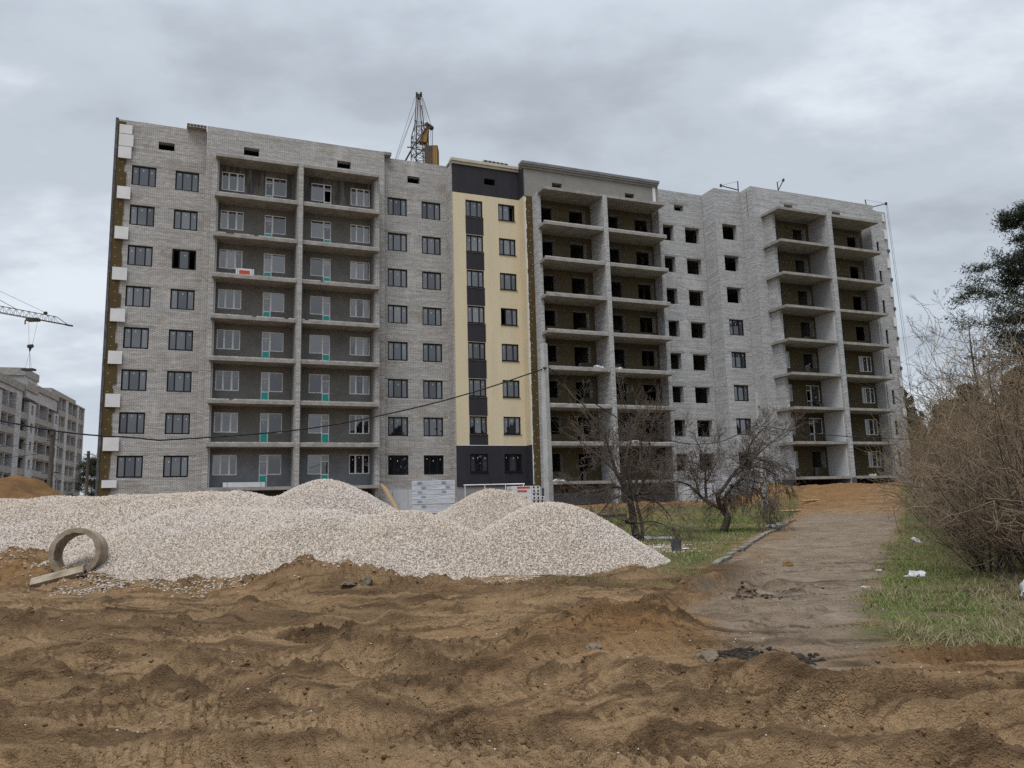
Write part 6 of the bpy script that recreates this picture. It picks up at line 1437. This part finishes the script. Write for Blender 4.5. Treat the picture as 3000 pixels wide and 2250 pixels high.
k = rgn.random(len(X)) < vm*np.clip(1.0-g_, .06, 1)*.8; blades('dry_verge_grass', X[k], Y[k], rgn.uniform(.06, .22, k.sum()), .0042, MT['drygrass'], 19, 1.0, 'long dry grass at the foot of the thicket', 5)
X = rgn.uniform(.3, 4.2, 2600); Y = rgn.uniform(15.2, 19.6, 2600); k = rgn.random(2600) < np.clip(fbm(X, Y, .9, 3, 47)*2.4, 0, 1); blades('sparse_grass', X[k], Y[k], rgn.uniform(.04, .10, k.sum()), .006, MT['grass'], 20, .5, 'sparse tufts of grass in the mud before the lawn', 3)
# ------------------------------------------------------------------ kerb stones, each one loose and tilted
kp = crv([(4.95, 19.6), (7.2, 24.6), (9.9, 30.6), (13.0, 37.6), (14.6, 41.2)], 12); L_ = 0; kpt = [np.array(q) for q in kp]; seg = [np.linalg.norm(b_-a) for a, b_ in zip(kpt[:-1], kpt[1:])]; tot = sum(seg); s_ = .2; i_ = 0
kn = 0
while s_ < tot-1.0:
    acc = 0
    for i in range(len(seg)):
        if acc+seg[i] >= s_: break
        acc += seg[i]
    f_ = (s_-acc)/seg[i]; c = kpt[i]+(kpt[i+1]-kpt[i])*f_; an = math.atan2(*(kpt[i+1]-kpt[i])[::-1]); ln2 = .98
    o = MB().box(-ln2/2, ln2/2, -.085, .085, -.20, .085).build('kerb_stone', MT['kerb'], None); o.location = (c[0]+random.uniform(-.03, .03), c[1], gh(c[0], c[1])); o.rotation_euler = (random.uniform(-.1, .1), random.uniform(-.04, .04), an+random.uniform(-.04, .04))
    bv = o.modifiers.new('worn', 'BEVEL'); bv.width = .025; bv.segments = 2
    kn += 1; near = kn == 1
    props(o, 'nearest kerb stone, its pale end lying loose in the grass' if near else 'old grey kerb stone in the crooked row between lawn and dirt road', 'kerb stone', None if near else 'kerb stones along the dirt road')
    s_ += 1.02
# ------------------------------------------------------------------ bucket, litter, bags
bt = empty('bucket', (4.75, 23.5, gh(4.75, 23.5)-.01)); props(bt, 'dark grey mud-stained bucket standing in the grass right of the gravel', 'bucket')
m = MB(); n = 20
for i in range(n):
    a, b_ = 2*PI*i/n, 2*PI*(i+1)/n
    for r0_, r1_, z0_, z1_ in ((.135, .165, 0, .34), (.155, .125, .34, .01)): m.face([(r0_*math.cos(a), r0_*math.sin(a), z0_), (r0_*math.cos(b_), r0_*math.sin(b_), z0_), (r1_*math.cos(b_), r1_*math.sin(b_), z1_), (r1_*math.cos(a), r1_*math.sin(a), z1_)])
    m.face([(.165*math.cos(a), .165*math.sin(a), .34), (.165*math.cos(b_), .165*math.sin(b_), .34), (.155*math.cos(b_), .155*math.sin(b_), .34), (.155*math.cos(a), .155*math.sin(a), .34)])
m.disc((0, 0, .012), (0, 0, 1), .13, 20); m.build('tub', MT['bucket'], bt, uv=False)
m = MB(); m.path([(.17*math.cos(t_), -.02-.1*math.sin(t_)*.6, .32+.02*math.sin(t_)) for t_ in np.linspace(0, PI, 12)], .006, 5); m.build('handle', MT['steel'], bt, uv=False)
def litter(x, y, s, seed, label, h=.28, up=.0):
    o = lump('plastic_scrap', (x, y, gh(x, y)+up), s, s*.6, s*h, MT['plastic'], seed, 3, .55, None, 'litter', label); o.rotation_euler = (0, 0, seed); return o
litter(4.42, 24.6, .22, 1, 'scrap of white film left of the grey bucket'); litter(5.1, 23.9, .12, 2, 'small white scrap right of the grey bucket')
litter(5.0, 28.6, .55, 3, 'large sheet of white film lying behind the upright apple tree', .14); litter(1.2, 14.4, .11, 4, 'white paper scrap in the mud before the front right gravel heap')
litter(12.6, 37.2, .35, 5, 'white film scrap on the lawn near the kerb', .2); litter(11.2, 34.6, .22, 6, 'crumpled white bag on the lawn under the drooping twigs', .7)
litter(7.95, 12.25, .24, 7, 'big crumpled white bag at the foot of the nearest willow shrub', .85, .05); litter(6.0, 9.4, .10, 8, 'small white scrap in dry grass at the right edge', .5)
litter(8.0, 16.0, .17, 9, 'white scrap on the green verge beside the thicket', .5); litter(5.9, 13.7, .09, 10, 'thin white scrap on the road edge by the grass', .25); litter(12.2, 24.0, .26, 11, 'pale torn bag among the stems deep in the thicket', .6)
litter(6.25, 14.3, .07, 12, 'white crumb of litter in the verge grass', .3); litter(7.9, 17.4, .08, 13, 'small white scrap on the dirt road', .2)
# pieces of timber and pipe in the cut earth before the building
for i, (x, y, a, ln2, lab) in enumerate(((5.3, 46, .1, 2.4, 'dark pipe lying on the earth behind the upright apple tree'), (20.5, 54, .5, 2.2, 'weathered plank on the earth bank before the right wing'), (17.5, 50.5, -.3, 1.6, 'short plank at the foot of the earth bank'))):
    o = MB().bar((-ln2/2, 0, .06), (ln2/2, 0, .10), .09 if i == 0 else .06, 8 if i == 0 else 4).build('pipe' if i == 0 else 'plank', MT['steel'] if i == 0 else MT['wood'], None, uv=False); o.location = (x, y, gh(x, y)+.02); o.rotation_euler = (0, 0, a); props(o, lab, 'pipe' if i == 0 else 'plank')
